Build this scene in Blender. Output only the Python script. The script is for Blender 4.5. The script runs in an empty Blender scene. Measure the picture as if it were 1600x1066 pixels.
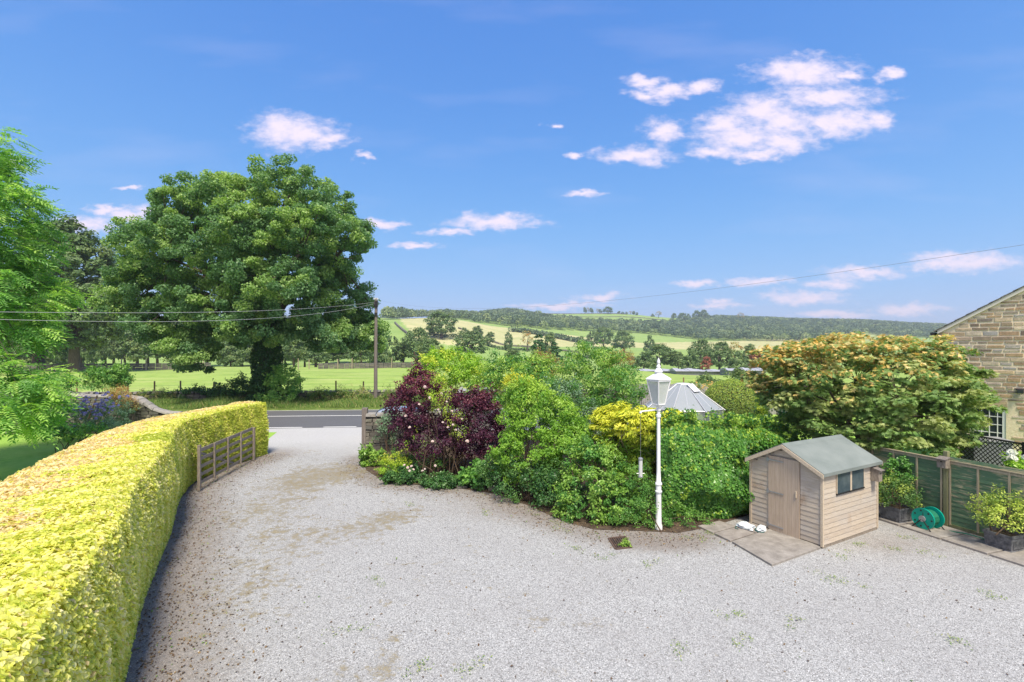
import bpy, math, random
import numpy as np
from math import radians as R, sin, cos, pi

S = bpy.context.scene
COL = S.collection
H, F, HY = 4.62, 760.0, 545.0          # eye height (m), focal length and horizon row in pixels of the 1600 px photograph

# ------------------------------------------------------------------ camera, world, sun, exposure
cam = bpy.data.cameras.new("camera"); camo = bpy.data.objects.new("camera", cam); COL.objects.link(camo)
camo.location = (0, 0, H); camo.rotation_euler = (R(90), 0, 0)
cam.sensor_width = 36; cam.lens = F / 1600 * 36; cam.shift_y = 12 / 1600
cam.clip_start = .1; cam.clip_end = 12000
S.camera = camo
S.view_settings.view_transform = 'Standard'; S.view_settings.look = 'None'
S.view_settings.gamma = 1; S.view_settings.use_curve_mapping = False
S.view_settings.exposure = 1.0
try:
    S.cycles.max_bounces = 6; S.cycles.diffuse_bounces = 3; S.cycles.transparent_max_bounces = 8
    S.cycles.volume_bounces = 0; S.cycles.use_adaptive_sampling = True; S.cycles.adaptive_threshold = .008
    S.cycles.use_denoising = True
except Exception: pass

SUN_EL, SUN_DX, SUN_DY = R(60), 0.20, -1.0          # the sun stands high behind the viewer, its disc widened to soften shadows
sun = bpy.data.lights.new("sun", 'SUN'); suno = bpy.data.objects.new("sun", sun); COL.objects.link(suno)
sun.energy = 3.3; sun.angle = R(14); sun.color = (1, .90, .74)
az = math.atan2(SUN_DX, SUN_DY)                       # clockwise from +Y
suno.rotation_euler = (R(90) - SUN_EL, 0, pi - az)
suno.location = (-30, 25, 60)

W = bpy.data.worlds.new("World"); S.world = W; W.use_nodes = True
CLOUDS = [  # x, y, half width, half height, in photo pixels turned into directions below
 (1262,114,76,22),(1228,112,42,22),(1325,118,26,9),(1008,125,30,8),(1012,146,34,7),(1042,142,34,14),(1090,135,34,12),
 (1038,205,31,18),(995,243,58,13),(975,248,40,8),(1132,196,44,17),(1190,172,58,21),(1225,190,48,26),(1160,215,70,20),(1290,150,84,15),
 (1225,222,56,19),(1120,238,42,10),(1180,243,54,8),(1320,190,66,23),(1290,196,36,18),(1372,188,26,12),(1388,118,20,8),
 (462,208,66,25),(440,200,40,22),(515,220,36,11),(570,246,18,5),(128,353,50,13),(150,350,30,14),(208,333,46,11),(170,326,36,5),(600,349,36,7),(775,347,66,11),
 (700,364,32,6),(908,303,28,5),(652,386,36,5),(936,464,38,6),(872,477,70,5),(1122,476,36,5),(1258,465,58,9),(1305,443,42,9),
 (1185,440,46,8),(1085,445,34,6),(1350,427,60,9),(1510,409,82,14),(1455,414,40,8),(1420,485,66,8),(1300,492,66,6),(20,256,18,8),(200,295,20,4),(865,195,12,4),(900,245,14,6)]
def make_world():
    nt = W.node_tree; nt.nodes.clear(); L = nt.links
    def N(t, **k):
        n = nt.nodes.new(t)
        for a, b in k.items(): setattr(n, a, b)
        return n
    def val(sock, v):
        if hasattr(v, 'links'): L.new(v, sock)
        else: sock.default_value = v
    def M(op, a, b=0.0, c=None, clamp=False):
        n = N('ShaderNodeMath', operation=op, use_clamp=clamp); val(n.inputs[0], a); val(n.inputs[1], b)
        if c is not None: val(n.inputs[2], c)
        return n.outputs[0]
    def V(op, a, b=None):
        n = N('ShaderNodeVectorMath', operation=op); val(n.inputs[0], a)
        if b is not None: val(n.inputs[1], b)
        return n.outputs[1] if op == 'LENGTH' else n.outputs[0]
    sky = N('ShaderNodeTexSky', sky_type='NISHITA'); sky.sun_disc = False
    sky.sun_elevation = SUN_EL; sky.sun_rotation = az
    sky.altitude = 100; sky.air_density = 1.0; sky.dust_density = .1; sky.ozone_density = 3.2
    hs = N('ShaderNodeHueSaturation'); hs.inputs['Saturation'].default_value = 1.0
    L.new(sky.outputs[0], hs.inputs['Color'])
    tc = N('ShaderNodeTexCoord'); sp = N('ShaderNodeSeparateXYZ'); L.new(tc.outputs['Generated'], sp.inputs[0])
    d = M('MAXIMUM', sp.outputs[1], .02)
    cb = N('ShaderNodeCombineXYZ'); L.new(M('DIVIDE', sp.outputs[0], d), cb.inputs[0]); L.new(M('DIVIDE', sp.outputs[2], d), cb.inputs[1])
    uv = cb.outputs[0]
    nz = N('ShaderNodeTexNoise'); nz.inputs['Scale'].default_value = 16; nz.inputs['Detail'].default_value = 6; nz.inputs['Roughness'].default_value = .6
    st = V('MULTIPLY', uv, (1, 1.9, 1)); L.new(st, nz.inputs['Vector'])
    off = V('MULTIPLY', V('SUBTRACT', nz.outputs['Color'], (.5, .5, .5)), (.10, .045, 0))
    p = V('ADD', uv, off)
    best = None
    for (x, y, rx, ry) in CLOUDS:
        q = V('MULTIPLY', V('SUBTRACT', p, ((x - 800) / F, (HY - y) / F, 0)), (F / (rx * 1.1), F / (ry * 1.18), 0))
        l = V('LENGTH', q)
        best = l if best is None else M('SMOOTH_MIN', best, l, .25)
    n2 = N('ShaderNodeTexNoise'); n2.inputs['Scale'].default_value = 34; n2.inputs['Detail'].default_value = 7; n2.inputs['Roughness'].default_value = .62
    L.new(st, n2.inputs['Vector'])
    dd = M('ADD', best, M('MULTIPLY', M('SUBTRACT', n2.outputs[0], .5), 1.7))
    mr = N('ShaderNodeMapRange', interpolation_type='SMOOTHSTEP'); L.new(dd, mr.inputs[0])
    mr.inputs[1].default_value = 1.34; mr.inputs[2].default_value = .05; mr.inputs[3].default_value = 0; mr.inputs[4].default_value = .98
    # thin veil of wisps
    n3 = N('ShaderNodeTexNoise'); n3.inputs['Scale'].default_value = 3.5; n3.inputs['Detail'].default_value = 5
    L.new(V('MULTIPLY', uv, (.6, 2.6, 1)), n3.inputs['Vector'])
    m3 = N('ShaderNodeMapRange'); L.new(n3.outputs[0], m3.inputs[0]); m3.inputs[1].default_value = .52; m3.inputs[2].default_value = .85; m3.inputs[3].default_value = 0; m3.inputs[4].default_value = .16
    m4 = N('ShaderNodeMapRange', interpolation_type='SMOOTHSTEP'); L.new(sp.outputs[1], m4.inputs[0]); m4.inputs[1].default_value = .05; m4.inputs[2].default_value = -.45; m4.inputs[3].default_value = 0; m4.inputs[4].default_value = .62      # pale fill added to the unseen sky behind the viewer
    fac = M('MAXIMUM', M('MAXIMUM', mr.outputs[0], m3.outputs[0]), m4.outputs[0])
    bright = V('MULTIPLY', hs.outputs[0], (.48, .90, 1.92))          # the photograph holds its horizon back: compress the bright end of the sky
    gm = N('ShaderNodeGamma'); L.new(bright, gm.inputs[0]); gm.inputs[1].default_value = 1.24; bright = gm.outputs[0]
    tone = V('DIVIDE', bright, V('ADD', V('MULTIPLY', bright, (.26, .31, .235)), (1, 1, 1)))
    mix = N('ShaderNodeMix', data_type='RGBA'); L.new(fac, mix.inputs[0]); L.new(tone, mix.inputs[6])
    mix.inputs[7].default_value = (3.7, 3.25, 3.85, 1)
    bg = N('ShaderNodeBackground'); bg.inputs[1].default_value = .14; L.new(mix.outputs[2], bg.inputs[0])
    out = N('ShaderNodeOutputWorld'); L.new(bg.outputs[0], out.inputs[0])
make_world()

# ------------------------------------------------------------------ helpers
rng = np.random.default_rng(7)
random.seed(7)
def PX(x, Y): return (x - 800) * Y / F
def PZ(y, Y): return H - (y - HY) * Y / F
def GP(x, y, z=0.):
    Y = (H - z) * F / (y - HY); return np.array([PX(x, Y), Y, z])
def A(*v): return np.array(v, float)
def unit(v):
    v = np.asarray(v, float); return v / (np.linalg.norm(v, axis=-1, keepdims=True) + 1e-9)
def tag(o, label=None, cat=None, group=None, kind=None):
    if label: o['label'] = label
    if cat: o['category'] = cat
    if group: o['group'] = group
    if kind: o['kind'] = kind
    return o
def thing(name, loc, label, cat, group=None):
    o = bpy.data.objects.new(name, None); COL.objects.link(o); o.location = loc; o.empty_display_size = .2
    return tag(o, label, cat, group)
def wloc(o):
    v = np.zeros(3)
    while o is not None: v = v + np.array(o.location); o = o.parent
    return v
def link(name, me, parent=None, loc=None):
    o = bpy.data.objects.new(name, me); COL.objects.link(o)
    if parent is not None: o.parent = parent
    elif loc is not None: o.location = loc
    return o
def copy_tree(o, parent=None):
    c = o.copy(); COL.objects.link(c)
    if parent is not None: c.parent = parent
    for ch in list(o.children): copy_tree(ch, c)
    return c
def raw_mesh(name, V, faces_flat, counts, mats, attrs=None, midx=None, smooth=False):
    me = bpy.data.meshes.new(name)
    V = np.asarray(V, np.float32)
    me.vertices.add(len(V)); me.vertices.foreach_set('co', V.ravel())
    me.loops.add(len(faces_flat)); me.loops.foreach_set('vertex_index', np.asarray(faces_flat, np.int32))
    counts = np.asarray(counts, np.int32)
    me.polygons.add(len(counts)); st = np.concatenate([[0], np.cumsum(counts)[:-1]]).astype(np.int32)
    me.polygons.foreach_set('loop_start', st); me.polygons.foreach_set('loop_total', counts)
    if midx is not None: me.polygons.foreach_set('material_index', np.asarray(midx, np.int32))
    me.polygons.foreach_set('use_smooth', np.full(len(counts), bool(smooth)))
    for k, v in (attrs or {}).items():
        a = me.attributes.new(k, 'FLOAT', 'POINT'); a.data.foreach_set('value', np.asarray(v, np.float32))
    for m in (mats if isinstance(mats, (list, tuple)) else [mats]): me.materials.append(m)
    me.update(calc_edges=True); me.validate()
    return me

class MB:
    """collects shapes of one part"""
    def __init__(s): s.v = []; s.f = []; s.m = []; s.t = []
    def add(s, vs, fs, m=0, t=None):
        b = len(s.v); s.v += [tuple(map(float, v)) for v in vs]
        s.f += [tuple(b + i for i in f) for f in fs]; s.m += [m] * len(fs)
        s.t += [random.random() if t is None else t] * len(vs); return s
    def obox(s, o, ex, ey, ez, m=0, t=None):          # corner and three edge vectors
        o, ex, ey, ez = map(np.asarray, (o, ex, ey, ez))
        if np.dot(np.cross(ex, ey), ez) < 0: ex, ey = ey, ex
        vs = [o, o + ex, o + ex + ey, o + ey, o + ez, o + ex + ez, o + ex + ey + ez, o + ey + ez]
        return s.add(vs, [(3, 2, 1, 0), (4, 5, 6, 7), (0, 1, 5, 4), (1, 2, 6, 5), (2, 3, 7, 6), (3, 0, 4, 7)], m, t)
    def box(s, c, size, ang=0., m=0, t=None):         # centre of the base, size, turn about z
        ca, sa = cos(ang), sin(ang); ex = A(ca, sa, 0) * size[0]; ey = A(-sa, ca, 0) * size[1]; ez = A(0, 0, size[2])
        return s.obox(np.asarray(c, float) - ex / 2 - ey / 2, ex, ey, ez, m, t)
    def rock(s, o, ex, ey, ez, bev=.02, m=0, t=None):  # a box with its top and outer corners knocked off
        o, ex, ey, ez = map(np.asarray, (o, ex, ey, ez)); c = o + (ex + ey + ez) / 2
        vs = []
        for i in (0, 1):
            for j in (0, 1):
                for k in (0, 1):
                    p = o + ex * i + ey * j + ez * k
                    vs.append(p + (c - p) * bev + np.array([random.uniform(-1, 1) for _ in range(3)]) * bev * .25)
        fs = [(0, 1, 3, 2), (4, 6, 7, 5), (0, 4, 5, 1), (2, 3, 7, 6), (0, 2, 6, 4), (1, 5, 7, 3)]
        if np.dot(np.cross(ex, ey), ez) < 0: fs = [f[::-1] for f in fs]
        return s.add(vs, fs, m, t)
    def bar(s, a, b, w, h, m=0, t=None, up=(0, 0, 1)):  # straight timber from a to b
        a, b = np.asarray(a, float), np.asarray(b, float); d = unit(b - a); u = np.asarray(up, float)
        if abs(np.dot(d, u)) > .95: u = A(0, 1, 0)
        sx = unit(np.cross(d, u)); uz = np.cross(sx, d)
        return s.obox(a - sx * w / 2 - uz * h / 2, b - a, sx * w, uz * h, m, t)
    def tube(s, pts, r, n=8, m=0, t=None, cap=True):
        pts = np.asarray(pts, float); rr = np.full(len(pts), r, float) if np.isscalar(r) else np.asarray(r, float)
        vs = []; fs = []
        for i, p in enumerate(pts):
            d = unit(pts[min(i + 1, len(pts) - 1)] - pts[max(i - 1, 0)])
            u = A(0, 0, 1) if abs(d[2]) < .9 else A(1, 0, 0)
            a = unit(np.cross(d, u)); b = np.cross(d, a)
            for k in range(n):
                th = 2 * pi * k / n; vs.append(p + rr[i] * (a * cos(th) + b * sin(th)))
        for i in range(len(pts) - 1):
            for k in range(n):
                k2 = (k + 1) % n; fs.append((i * n + k, i * n + k2, (i + 1) * n + k2, (i + 1) * n + k))
        if cap: fs += [tuple(range(n))[::-1], tuple((len(pts) - 1) * n + k for k in range(n))]
        return s.add(vs, fs, m, t)
    def lathe(s, c, prof, n=16, m=0, t=None, ang=0.):
        c = np.asarray(c, float); vs = []; fs = []
        for (r, z) in prof:
            for k in range(n):
                th = 2 * pi * k / n + ang; vs.append(c + A(r * cos(th), r * sin(th), z))
        for i in range(len(prof) - 1):
            for k in range(n):
                k2 = (k + 1) % n; fs.append((i * n + k, i * n + k2, (i + 1) * n + k2, (i + 1) * n + k))
        fs += [tuple(range(n))[::-1], tuple((len(prof) - 1) * n + k for k in range(n))]
        return s.add(vs, fs, m, t)
    def prism(s, poly, e, m=0, t=None):                # polygon (3-D points) pushed along e
        poly = [np.asarray(p, float) for p in poly]; e = np.asarray(e, float); n = len(poly)
        nrm = sum(np.cross(poly[i] - poly[0], poly[(i + 1) % n] - poly[0]) for i in range(1, n - 1))
        if np.dot(nrm, e) > 0: poly = poly[::-1]
        vs = poly + [p + e for p in poly]
        fs = [tuple(range(n)), tuple(range(2 * n - 1, n - 1, -1))] + [(i, n + i, n + (i + 1) % n, (i + 1) % n) for i in range(n)]
        fs[2:] = [f[::-1] for f in fs[2:]]
        fs[2:] = [f[::-1] for f in fs[2:]]
        return s.add(vs, fs, m, t)
    def build(s, name, mats, parent=None, loc=None, smooth=False, bevel=0.):
        off = wloc(parent) if parent is not None else (np.asarray(loc, float) if loc is not None else np.zeros(3))
        V = np.array(s.v) - off
        me = raw_mesh(name, V, [i for f in s.f for i in f], [len(f) for f in s.f], mats, {'t': s.t}, s.m, smooth)
        o = link(name, me, parent, None if loc is None else tuple(loc))
        if smooth:
            try: me.set_sharp_from_angle(angle=R(40))
            except Exception: pass
        if bevel:
            b = o.modifiers.new('bevel', 'BEVEL'); b.width = bevel; b.segments = 2; b.limit_method = 'ANGLE'
        return o

# ------------------------------------------------------------------ materials
class NT:
    def __init__(s, name):
        s.mat = bpy.data.materials.new(name); s.mat.use_nodes = True; s.nt = s.mat.node_tree; s.nt.nodes.clear()
        s.out = s.nt.nodes.new('ShaderNodeOutputMaterial')
    def n(s, t, ins=None, **k):
        n = s.nt.nodes.new(t)
        for a, b in k.items(): setattr(n, a, b)
        for a, b in (ins or {}).items(): s.set(n.inputs[a], b)
        return n
    def set(s, sock, v):
        if hasattr(v, 'links'): s.nt.links.new(v, sock)
        else:
            if isinstance(v, (tuple, list)) and len(v) == 3 and sock.type == 'RGBA': v = (*v, 1)
            sock.default_value = v
    def attr(s, name): return s.n('ShaderNodeAttribute', attribute_name=name).outputs['Fac']
    def pos(s): return s.n('ShaderNodeNewGeometry').outputs['Position']
    def obj(s): return s.n('ShaderNodeTexCoord').outputs['Object']
    def noise(s, scale, detail=4, rough=.55, vec=None, dist=0.):
        return s.n('ShaderNodeTexNoise', {'Vector': vec if vec is not None else s.pos(), 'Scale': scale, 'Detail': detail, 'Roughness': rough, 'Distortion': dist}).outputs['Fac']
    def voro(s, scale, vec=None, feature='F1', out='Color'):
        return s.n('ShaderNodeTexVoronoi', {'Vector': vec if vec is not None else s.pos(), 'Scale': scale}, feature=feature).outputs[out]
    def scale(s, v, vec=None):
        n = s.n('ShaderNodeVectorMath', operation='MULTIPLY'); s.set(n.inputs[0], vec if vec is not None else s.pos()); n.inputs[1].default_value = v; return n.outputs[0]
    def math(s, op, a, b=0., clamp=False):
        n = s.n('ShaderNodeMath', operation=op, use_clamp=clamp); s.set(n.inputs[0], a); s.set(n.inputs[1], b); return n.outputs[0]
    def rng(s, v, a, b, c=0., d=1.):
        n = s.n('ShaderNodeMapRange', {0: v, 1: a, 2: b, 3: c, 4: d}); n.clamp = True; return n.outputs[0]
    def ramp(s, fac, stops):
        n = s.n('ShaderNodeValToRGB'); s.set(n.inputs[0], fac); e = n.color_ramp.elements
        while len(e) < len(stops): e.new(.5)
        for i, (p, c) in enumerate(stops): e[i].position = p; e[i].color = (*c[:3], 1)
        return n.outputs[0]
    def mix(s, f, a, b, blend='MIX'):
        n = s.n('ShaderNodeMix', data_type='RGBA', blend_type=blend); s.set(n.inputs[0], f); s.set(n.inputs[6], a); s.set(n.inputs[7], b); return n.outputs[2]
    def bump(s, h, strength=.3, dist=.02):
        return s.n('ShaderNodeBump', {'Height': h, 'Strength': strength, 'Distance': dist}).outputs[0]
    def pbr(s, col, rough=.7, bump=None, metal=0., spec=.4, **k):
        ins = {'Base Color': col, 'Roughness': rough, 'Metallic': metal, 'Specular IOR Level': spec}; ins.update(k)
        p = s.n('ShaderNodeBsdfPrincipled', ins)
        if bump is not None: s.nt.links.new(bump, p.inputs['Normal'])
        s.nt.links.new(p.outputs[0], s.out.inputs[0]); s.p = p; return s.mat

def sc(c, f): return tuple(min(1, x * f) for x in c)
def leafmat(name, cols, alt=None, transl=.35, rough=.45, tcol=None, spec=.35, gain=1.4):
    m = NT(name)
    cols = [sc(k, gain) for k in cols]; alt = alt and [sc(k, gain) for k in alt]
    c = m.ramp(m.attr('t'), [(0, cols[0]), (.5, cols[1]), (1, cols[2])])
    if alt is not None:
        c2 = m.ramp(m.attr('t'), [(0, alt[0]), (.5, alt[1]), (1, alt[2])]); c = m.mix(m.attr('c'), c, c2)
    m.pbr(c, rough, spec=spec)
    tr = m.n('ShaderNodeBsdfTranslucent'); hv = m.mix(1., c, tcol or (1.5, 1.6, .7), 'MULTIPLY'); m.set(tr.inputs[0], hv)
    mx = m.n('ShaderNodeMixShader'); mx.inputs[0].default_value = transl
    m.nt.links.new(m.p.outputs[0], mx.inputs[1]); m.nt.links.new(tr.outputs[0], mx.inputs[2]); m.nt.links.new(mx.outputs[0], m.out.inputs[0])
    return m.mat
def woodmat(name, c0, c1, grain=(60, 60, 4), rough=.75, knots=False, spec=.25, tmix=.35):
    m = NT(name); g = m.noise(1., 5, .6, m.scale(grain)); b = m.noise(2.2, 3)
    c = m.ramp(g, [(.3, c0), (.7, c1)])
    c = m.mix(m.rng(m.attr('t'), 0, 1, 0, tmix), c, sc(c0, .75)); c = m.mix(m.rng(b, .55, .8, 0, .4), c, sc(c1, .6))
    return m.pbr(c, rough, m.bump(g, .12, .004), spec=spec)
def stonemat(name, cols, nscale=9, rough=.85):
    m = NT(name)
    n = len(cols); c = m.ramp(m.attr('t'), [(i / (n - 1), cols[i]) for i in range(n)])
    a = m.noise(nscale, 5, .65); c = m.mix(m.rng(a, .35, .75, 0, .55), c, (.09, .085, .08)); b = m.noise(3.1, 3)
    c = m.mix(m.rng(b, .58, .75, 0, .5), c, (.34, .31, .25))
    return m.pbr(c, rough, m.bump(m.noise(30, 5, .7), .6, .02), spec=.2)
def plain(name, c, rough=.6, metal=0., var=.25, nscale=6, bump=.1, spec=.4):
    m = NT(name); a = m.noise(nscale, 5, .6)
    return m.pbr(m.mix(m.rng(a, .4, .75, 0, var), c, sc(c, .5)), rough, m.bump(a, bump, .01), metal, spec)

M = {}
M['bark'] = woodmat('bark', (.07, .055, .04), (.17, .14, .11), (9, 9, 2.2), .9)
M['twig'] = woodmat('twig', (.06, .04, .025), (.14, .1, .07), (20, 20, 5), .9)
def pine():
    m = NT('weathered_pine'); p = m.pos(); g = m.noise(1., 5, .6, m.scale((5, 5, 80), p)); b = m.noise(1.6, 4, .6, p); w = m.noise(.9, 3, .5, m.scale((1, 1, 2.2), p))
    c = m.ramp(g, [(.3, (.40, .335, .255)), (.7, (.57, .50, .405))]); c = m.mix(m.rng(w, .42, .64, 0, .55), c, m.mix(g, (.35, .335, .31), (.51, .49, .46)))
    c = m.mix(m.rng(m.attr('t'), 0, 1, 0, .3), c, (.33, .26, .195)); c = m.mix(m.rng(b, .57, .72, 0, .6), c, (.30, .19, .11))
    k = m.voro(5.5, m.scale((1, 1, 1.9), p), 'F1', 'Distance'); c = m.mix(m.rng(k, .03, .10, .75, 0), c, (.2, .11, .06))
    return m.pbr(c, .8, m.bump(g, .1, .003), spec=.2)
M['pine'] = pine()
M['door'] = woodmat('door_boards', (.41, .32, .235), (.54, .44, .34), (45, 45, 2.5), .8, tmix=.2)
M['trim'] = woodmat('shed_trim', (.45, .36, .255), (.60, .52, .40), (30, 30, 30), .8)
M['gate'] = woodmat('grey_gate_timber', (.17, .14, .11), (.33, .29, .24), (25, 25, 12), .9)
M['post'] = woodmat('green_post', (.16, .17, .08), (.28, .27, .15), (40, 40, 3), .85)
M['batten'] = woodmat('fence_batten', (.30, .25, .16), (.46, .40, .28), (40, 40, 4), .85)
M['greyfence'] = woodmat('silver_fence_boards', (.26, .25, .25), (.42, .40, .39), (30, 30, 3), .9)
M['pole'] = woodmat('pole_timber', (.13, .11, .10), (.27, .24, .21), (30, 30, 2), .9)
M['redpost'] = woodmat('field_post', (.20, .12, .07), (.34, .22, .14), (30, 30, 3), .9)
M['wallstone'] = stonemat('dry_stone', [(.085, .085, .075), (.16, .15, .125), (.23, .21, .17), (.12, .12, .105), (.19, .185, .14)])
M['capstone'] = stonemat('coping_stone', [(.25, .24, .22), (.36, .34, .31), (.3, .29, .27)])
M['core'] = plain('wall_core', (.05, .045, .04), .95)
M['black'] = plain('black_metal', (.02, .02, .022), .45)
M['steel'] = plain('galvanised_steel', (.42, .43, .45), .45, .7)
M['white'] = plain('white_paint', (.72, .73, .74), .4, var=.22, nscale=14, bump=.05)
M['upvc'] = plain('white_window_frame', (.8, .8, .8), .35, var=.05)
M['glass_dark'] = plain('dark_glass', (.035, .045, .055), .08, var=.4, bump=0, spec=.8)
M['felt'] = None

def felt():
    m = NT('green_roof_felt'); a = m.noise(140, 2); b = m.noise(1.6, 4)
    c = m.mix(m.rng(b, .35, .7), (.155, .185, .175), (.215, .245, .232)); c = m.mix(m.rng(a, .45, .75, 0, .3), c, (.28, .30, .285))
    return m.pbr(c, .85, m.bump(a, .25, .005), spec=.25)
M['felt'] = felt()
def fencegreen():
    m = NT('worn_green_fence_stain'); p = m.pos()
    s_ = m.noise(1, 6, .68, m.scale((3.4, 3.4, 26), p)); b = m.noise(1.1, 3, .5, p)
    w = m.math('ADD', s_, m.rng(b, .35, .7, -.13, .10))
    c = m.mix(m.noise(6, 3), (.085, .17, .095), (.14, .23, .125)); c = m.mix(m.rng(w, .47, .57, 0, .75), c, (.46, .40, .25))
    c = m.mix(m.rng(m.attr('t'), 0, 1, 0, .25), c, (.03, .05, .03))
    return m.pbr(c, .85, m.bump(s_, .3, .01), spec=.2)
M['fence'] = fencegreen()

# ------------------------------------------------------------------ foliage
def leaf_mesh(name, P, N, L, Wd, mat, parent=None, loc=None, t=None, c=None, fold=.18, D=None, six=False, droop=0., extra=None):
    n = len(P); off = wloc(parent) if parent is not None else (np.asarray(loc, float) if loc is not None else np.zeros(3))
    P = np.asarray(P) - off; N = unit(N)
    if D is None:
        D = rng.normal(size=(n, 3)); D[:, 2] -= droop
    D = unit(D - (D * N).sum(1, keepdims=True) * N); Sd = np.cross(N, D)
    L = np.broadcast_to(np.asarray(L, float), (n,))[:, None]; Wd = np.broadcast_to(np.asarray(Wd, float), (n,))[:, None]
    if t is None: t = rng.random(n)
    if c is None: c = np.zeros(n)
    if six:
        vs = np.stack([P - D * L * .5, P - D * L * .14 + Sd * Wd * .5 + N * Wd * fold, P + D * L * .2 + Sd * Wd * .4 + N * Wd * fold * .8, P + D * L * .5 - N * L * .08,
                       P + D * L * .2 - Sd * Wd * .4 + N * Wd * fold * .8, P - D * L * .14 - Sd * Wd * .5 + N * Wd * fold], 1).reshape(-1, 3)
        b = np.arange(n)[:, None] * 6; f = np.concatenate([b + [[0, 1, 2, 3]], b + [[0, 3, 4, 5]]], 1).ravel(); k = 6; cnt = np.full(n * 2, 4)
    else:
        vs = np.stack([P - D * L * .5, P + Sd * Wd * .5 + N * Wd * fold, P + D * L * .5, P - Sd * Wd * .5 + N * Wd * fold], 1).reshape(-1, 3)
        f = (np.arange(n)[:, None] * 4 + [[0, 1, 2, 3]]).ravel(); k = 4; cnt = np.full(n, 4)
    at = {'t': np.repeat(t, k), 'c': np.repeat(c, k)}
    me = raw_mesh(name, vs, f, cnt, mat, at)
    return link(name, me, parent, None if loc is None else tuple(loc))
def E(x, y, rx, ry, Y, rd=None):
    """ellipsoid seen at photo pixel x, y with half sizes rx, ry at depth Y"""
    return (A(PX(x, Y), Y, PZ(y, Y)), A(rx * Y / F, rd if rd else rx * Y / F, ry * Y / F))
def sphere_dirs(n): return unit(rng.normal(size=(n, 3)))
def clumps(envs, n, rmin=.62, zmin=-9, up=-.35, jit=.06):
    wts = np.array([(r[0] * r[1] + r[0] * r[2] + r[1] * r[2]) for c, r in envs]); wts /= wts.sum()
    C = []; O = []
    for (ctr, rad), w in zip(envs, wts):
        k = int(n * w * 1.7) + 2; d = sphere_dirs(k); d = d[d[:, 2] > up]
        q = rmin + (1 - rmin) * rng.random(len(d)) ** .55; q *= 1 + rng.normal(size=len(d)) * jit
        p = ctr + rad * d * q[:, None]
        ok = p[:, 2] > zmin
        for c2, r2 in envs:
            if c2 is ctr: continue
            ok &= (((p - c2) / r2) ** 2).sum(1) > .5
        C.append(p[ok]); O.append(unit(d / rad)[ok])
    C = np.concatenate(C); O = np.concatenate(O)
    if len(C) > n:
        i = rng.permutation(len(C))[:n]; C, O = C[i], O[i]
    return C, O
def fill(C, O, per, rc, flat=.75, wup=.35, wout=.35, wloc_=.45, wr=.45):
    """leaves spread through clumps centred at C"""
    n = len(C); rc = np.broadcast_to(np.asarray(rc, float), (n,)) * rng.uniform(.7, 1.35, n)
    k = n * per; i = np.repeat(np.arange(n), per); d = sphere_dirs(k); q = rng.random(k) ** .45
    P = C[i] + d * (q * rc[i])[:, None] * A(1, 1, flat)
    N = wloc_ * d + wout * O[i] + A(0, 0, wup) + wr * rng.normal(size=(k, 3))
    cl = rng.random(n)[i]; return P, N, cl, i
def sprigs(C, O, k, rc, L):
    """stray shoots that stand out of the outline"""
    j = rng.integers(0, len(C), k); d = unit(O[j] + A(0, 0, .5) + rng.normal(size=(k, 3)) * .35); l = rc * rng.uniform(1.1, 2.4, k); q = 11
    f = np.tile(np.linspace(.35, 1, q), k); i = np.repeat(np.arange(k), q)
    P = C[j][i] + d[i] * (l[i] * f)[:, None] + rng.normal(size=(k * q, 3)) * L * .45; N = rng.normal(size=(k * q, 3)) + A(0, 0, .8)
    return P, N, rng.random(k)[i]
def stems_mb(base, C, r0, n, spread=.3, fork=.35, wob=.08):
    mb = MB(); base = np.asarray(base, float)
    for j in rng.permutation(len(C))[:n]:
        tgt = C[j]; b0 = base + A(rng.normal() * spread, rng.normal() * spread * .6, 0)
        v = tgt - b0; pts = [b0]
        for f_ in (.3, .6, .85, 1.):
            p = b0 + v * A(f_ ** 1.25, f_ ** 1.25, f_ ** .85) + rng.normal(size=3) * wob * np.linalg.norm(v) * .4; pts.append(p)
        mb.tube(pts, [r0, r0 * .75, r0 * .5, r0 * .35, r0 * .2], 5)
    return mb
def shrub(name, label, cat, envs, ncl, per, rc, L, asp, mat, base=None, zone=None, group=None, rmin=.35, stems=14, six=False, droop=.3, flat=.8, stemr=.02, zmin=.04, up=-.75, wup=.4, spread=.35, wr=.45, tclump=.45):
    ctr = envs[0][0]
    if base is None: base = A(ctr[0], ctr[1], 0)
    root = thing(name, tuple(base), label, cat, group)
    C, O = clumps(envs, ncl, rmin, zmin, up)
    P, N, cl, i = fill(C, O, per, rc, flat, wup=wup, wr=wr)
    P2, N2, cl2 = sprigs(C, O, max(6, len(C) // 3), rc, L); P, N, cl = np.concatenate([P, P2]), np.concatenate([N, N2]), np.concatenate([cl, cl2])
    ok = P[:, 2] > .015; P, N, cl = P[ok], N[ok], cl[ok]
    t = np.clip((1 - tclump) * rng.random(len(P)) + tclump * cl, 0, 1); c = zone(P, cl) if zone else cl * 0
    Ls = L * rng.uniform(.7, 1.3, len(P))
    leaf_mesh('foliage', P, N, Ls, Ls * asp, mat, root, t=t, c=c, six=six, droop=droop)
    if stems: stems_mb(base, C, stemr, stems, spread).build('stems', M['twig'], root, smooth=True)
    return root

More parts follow.
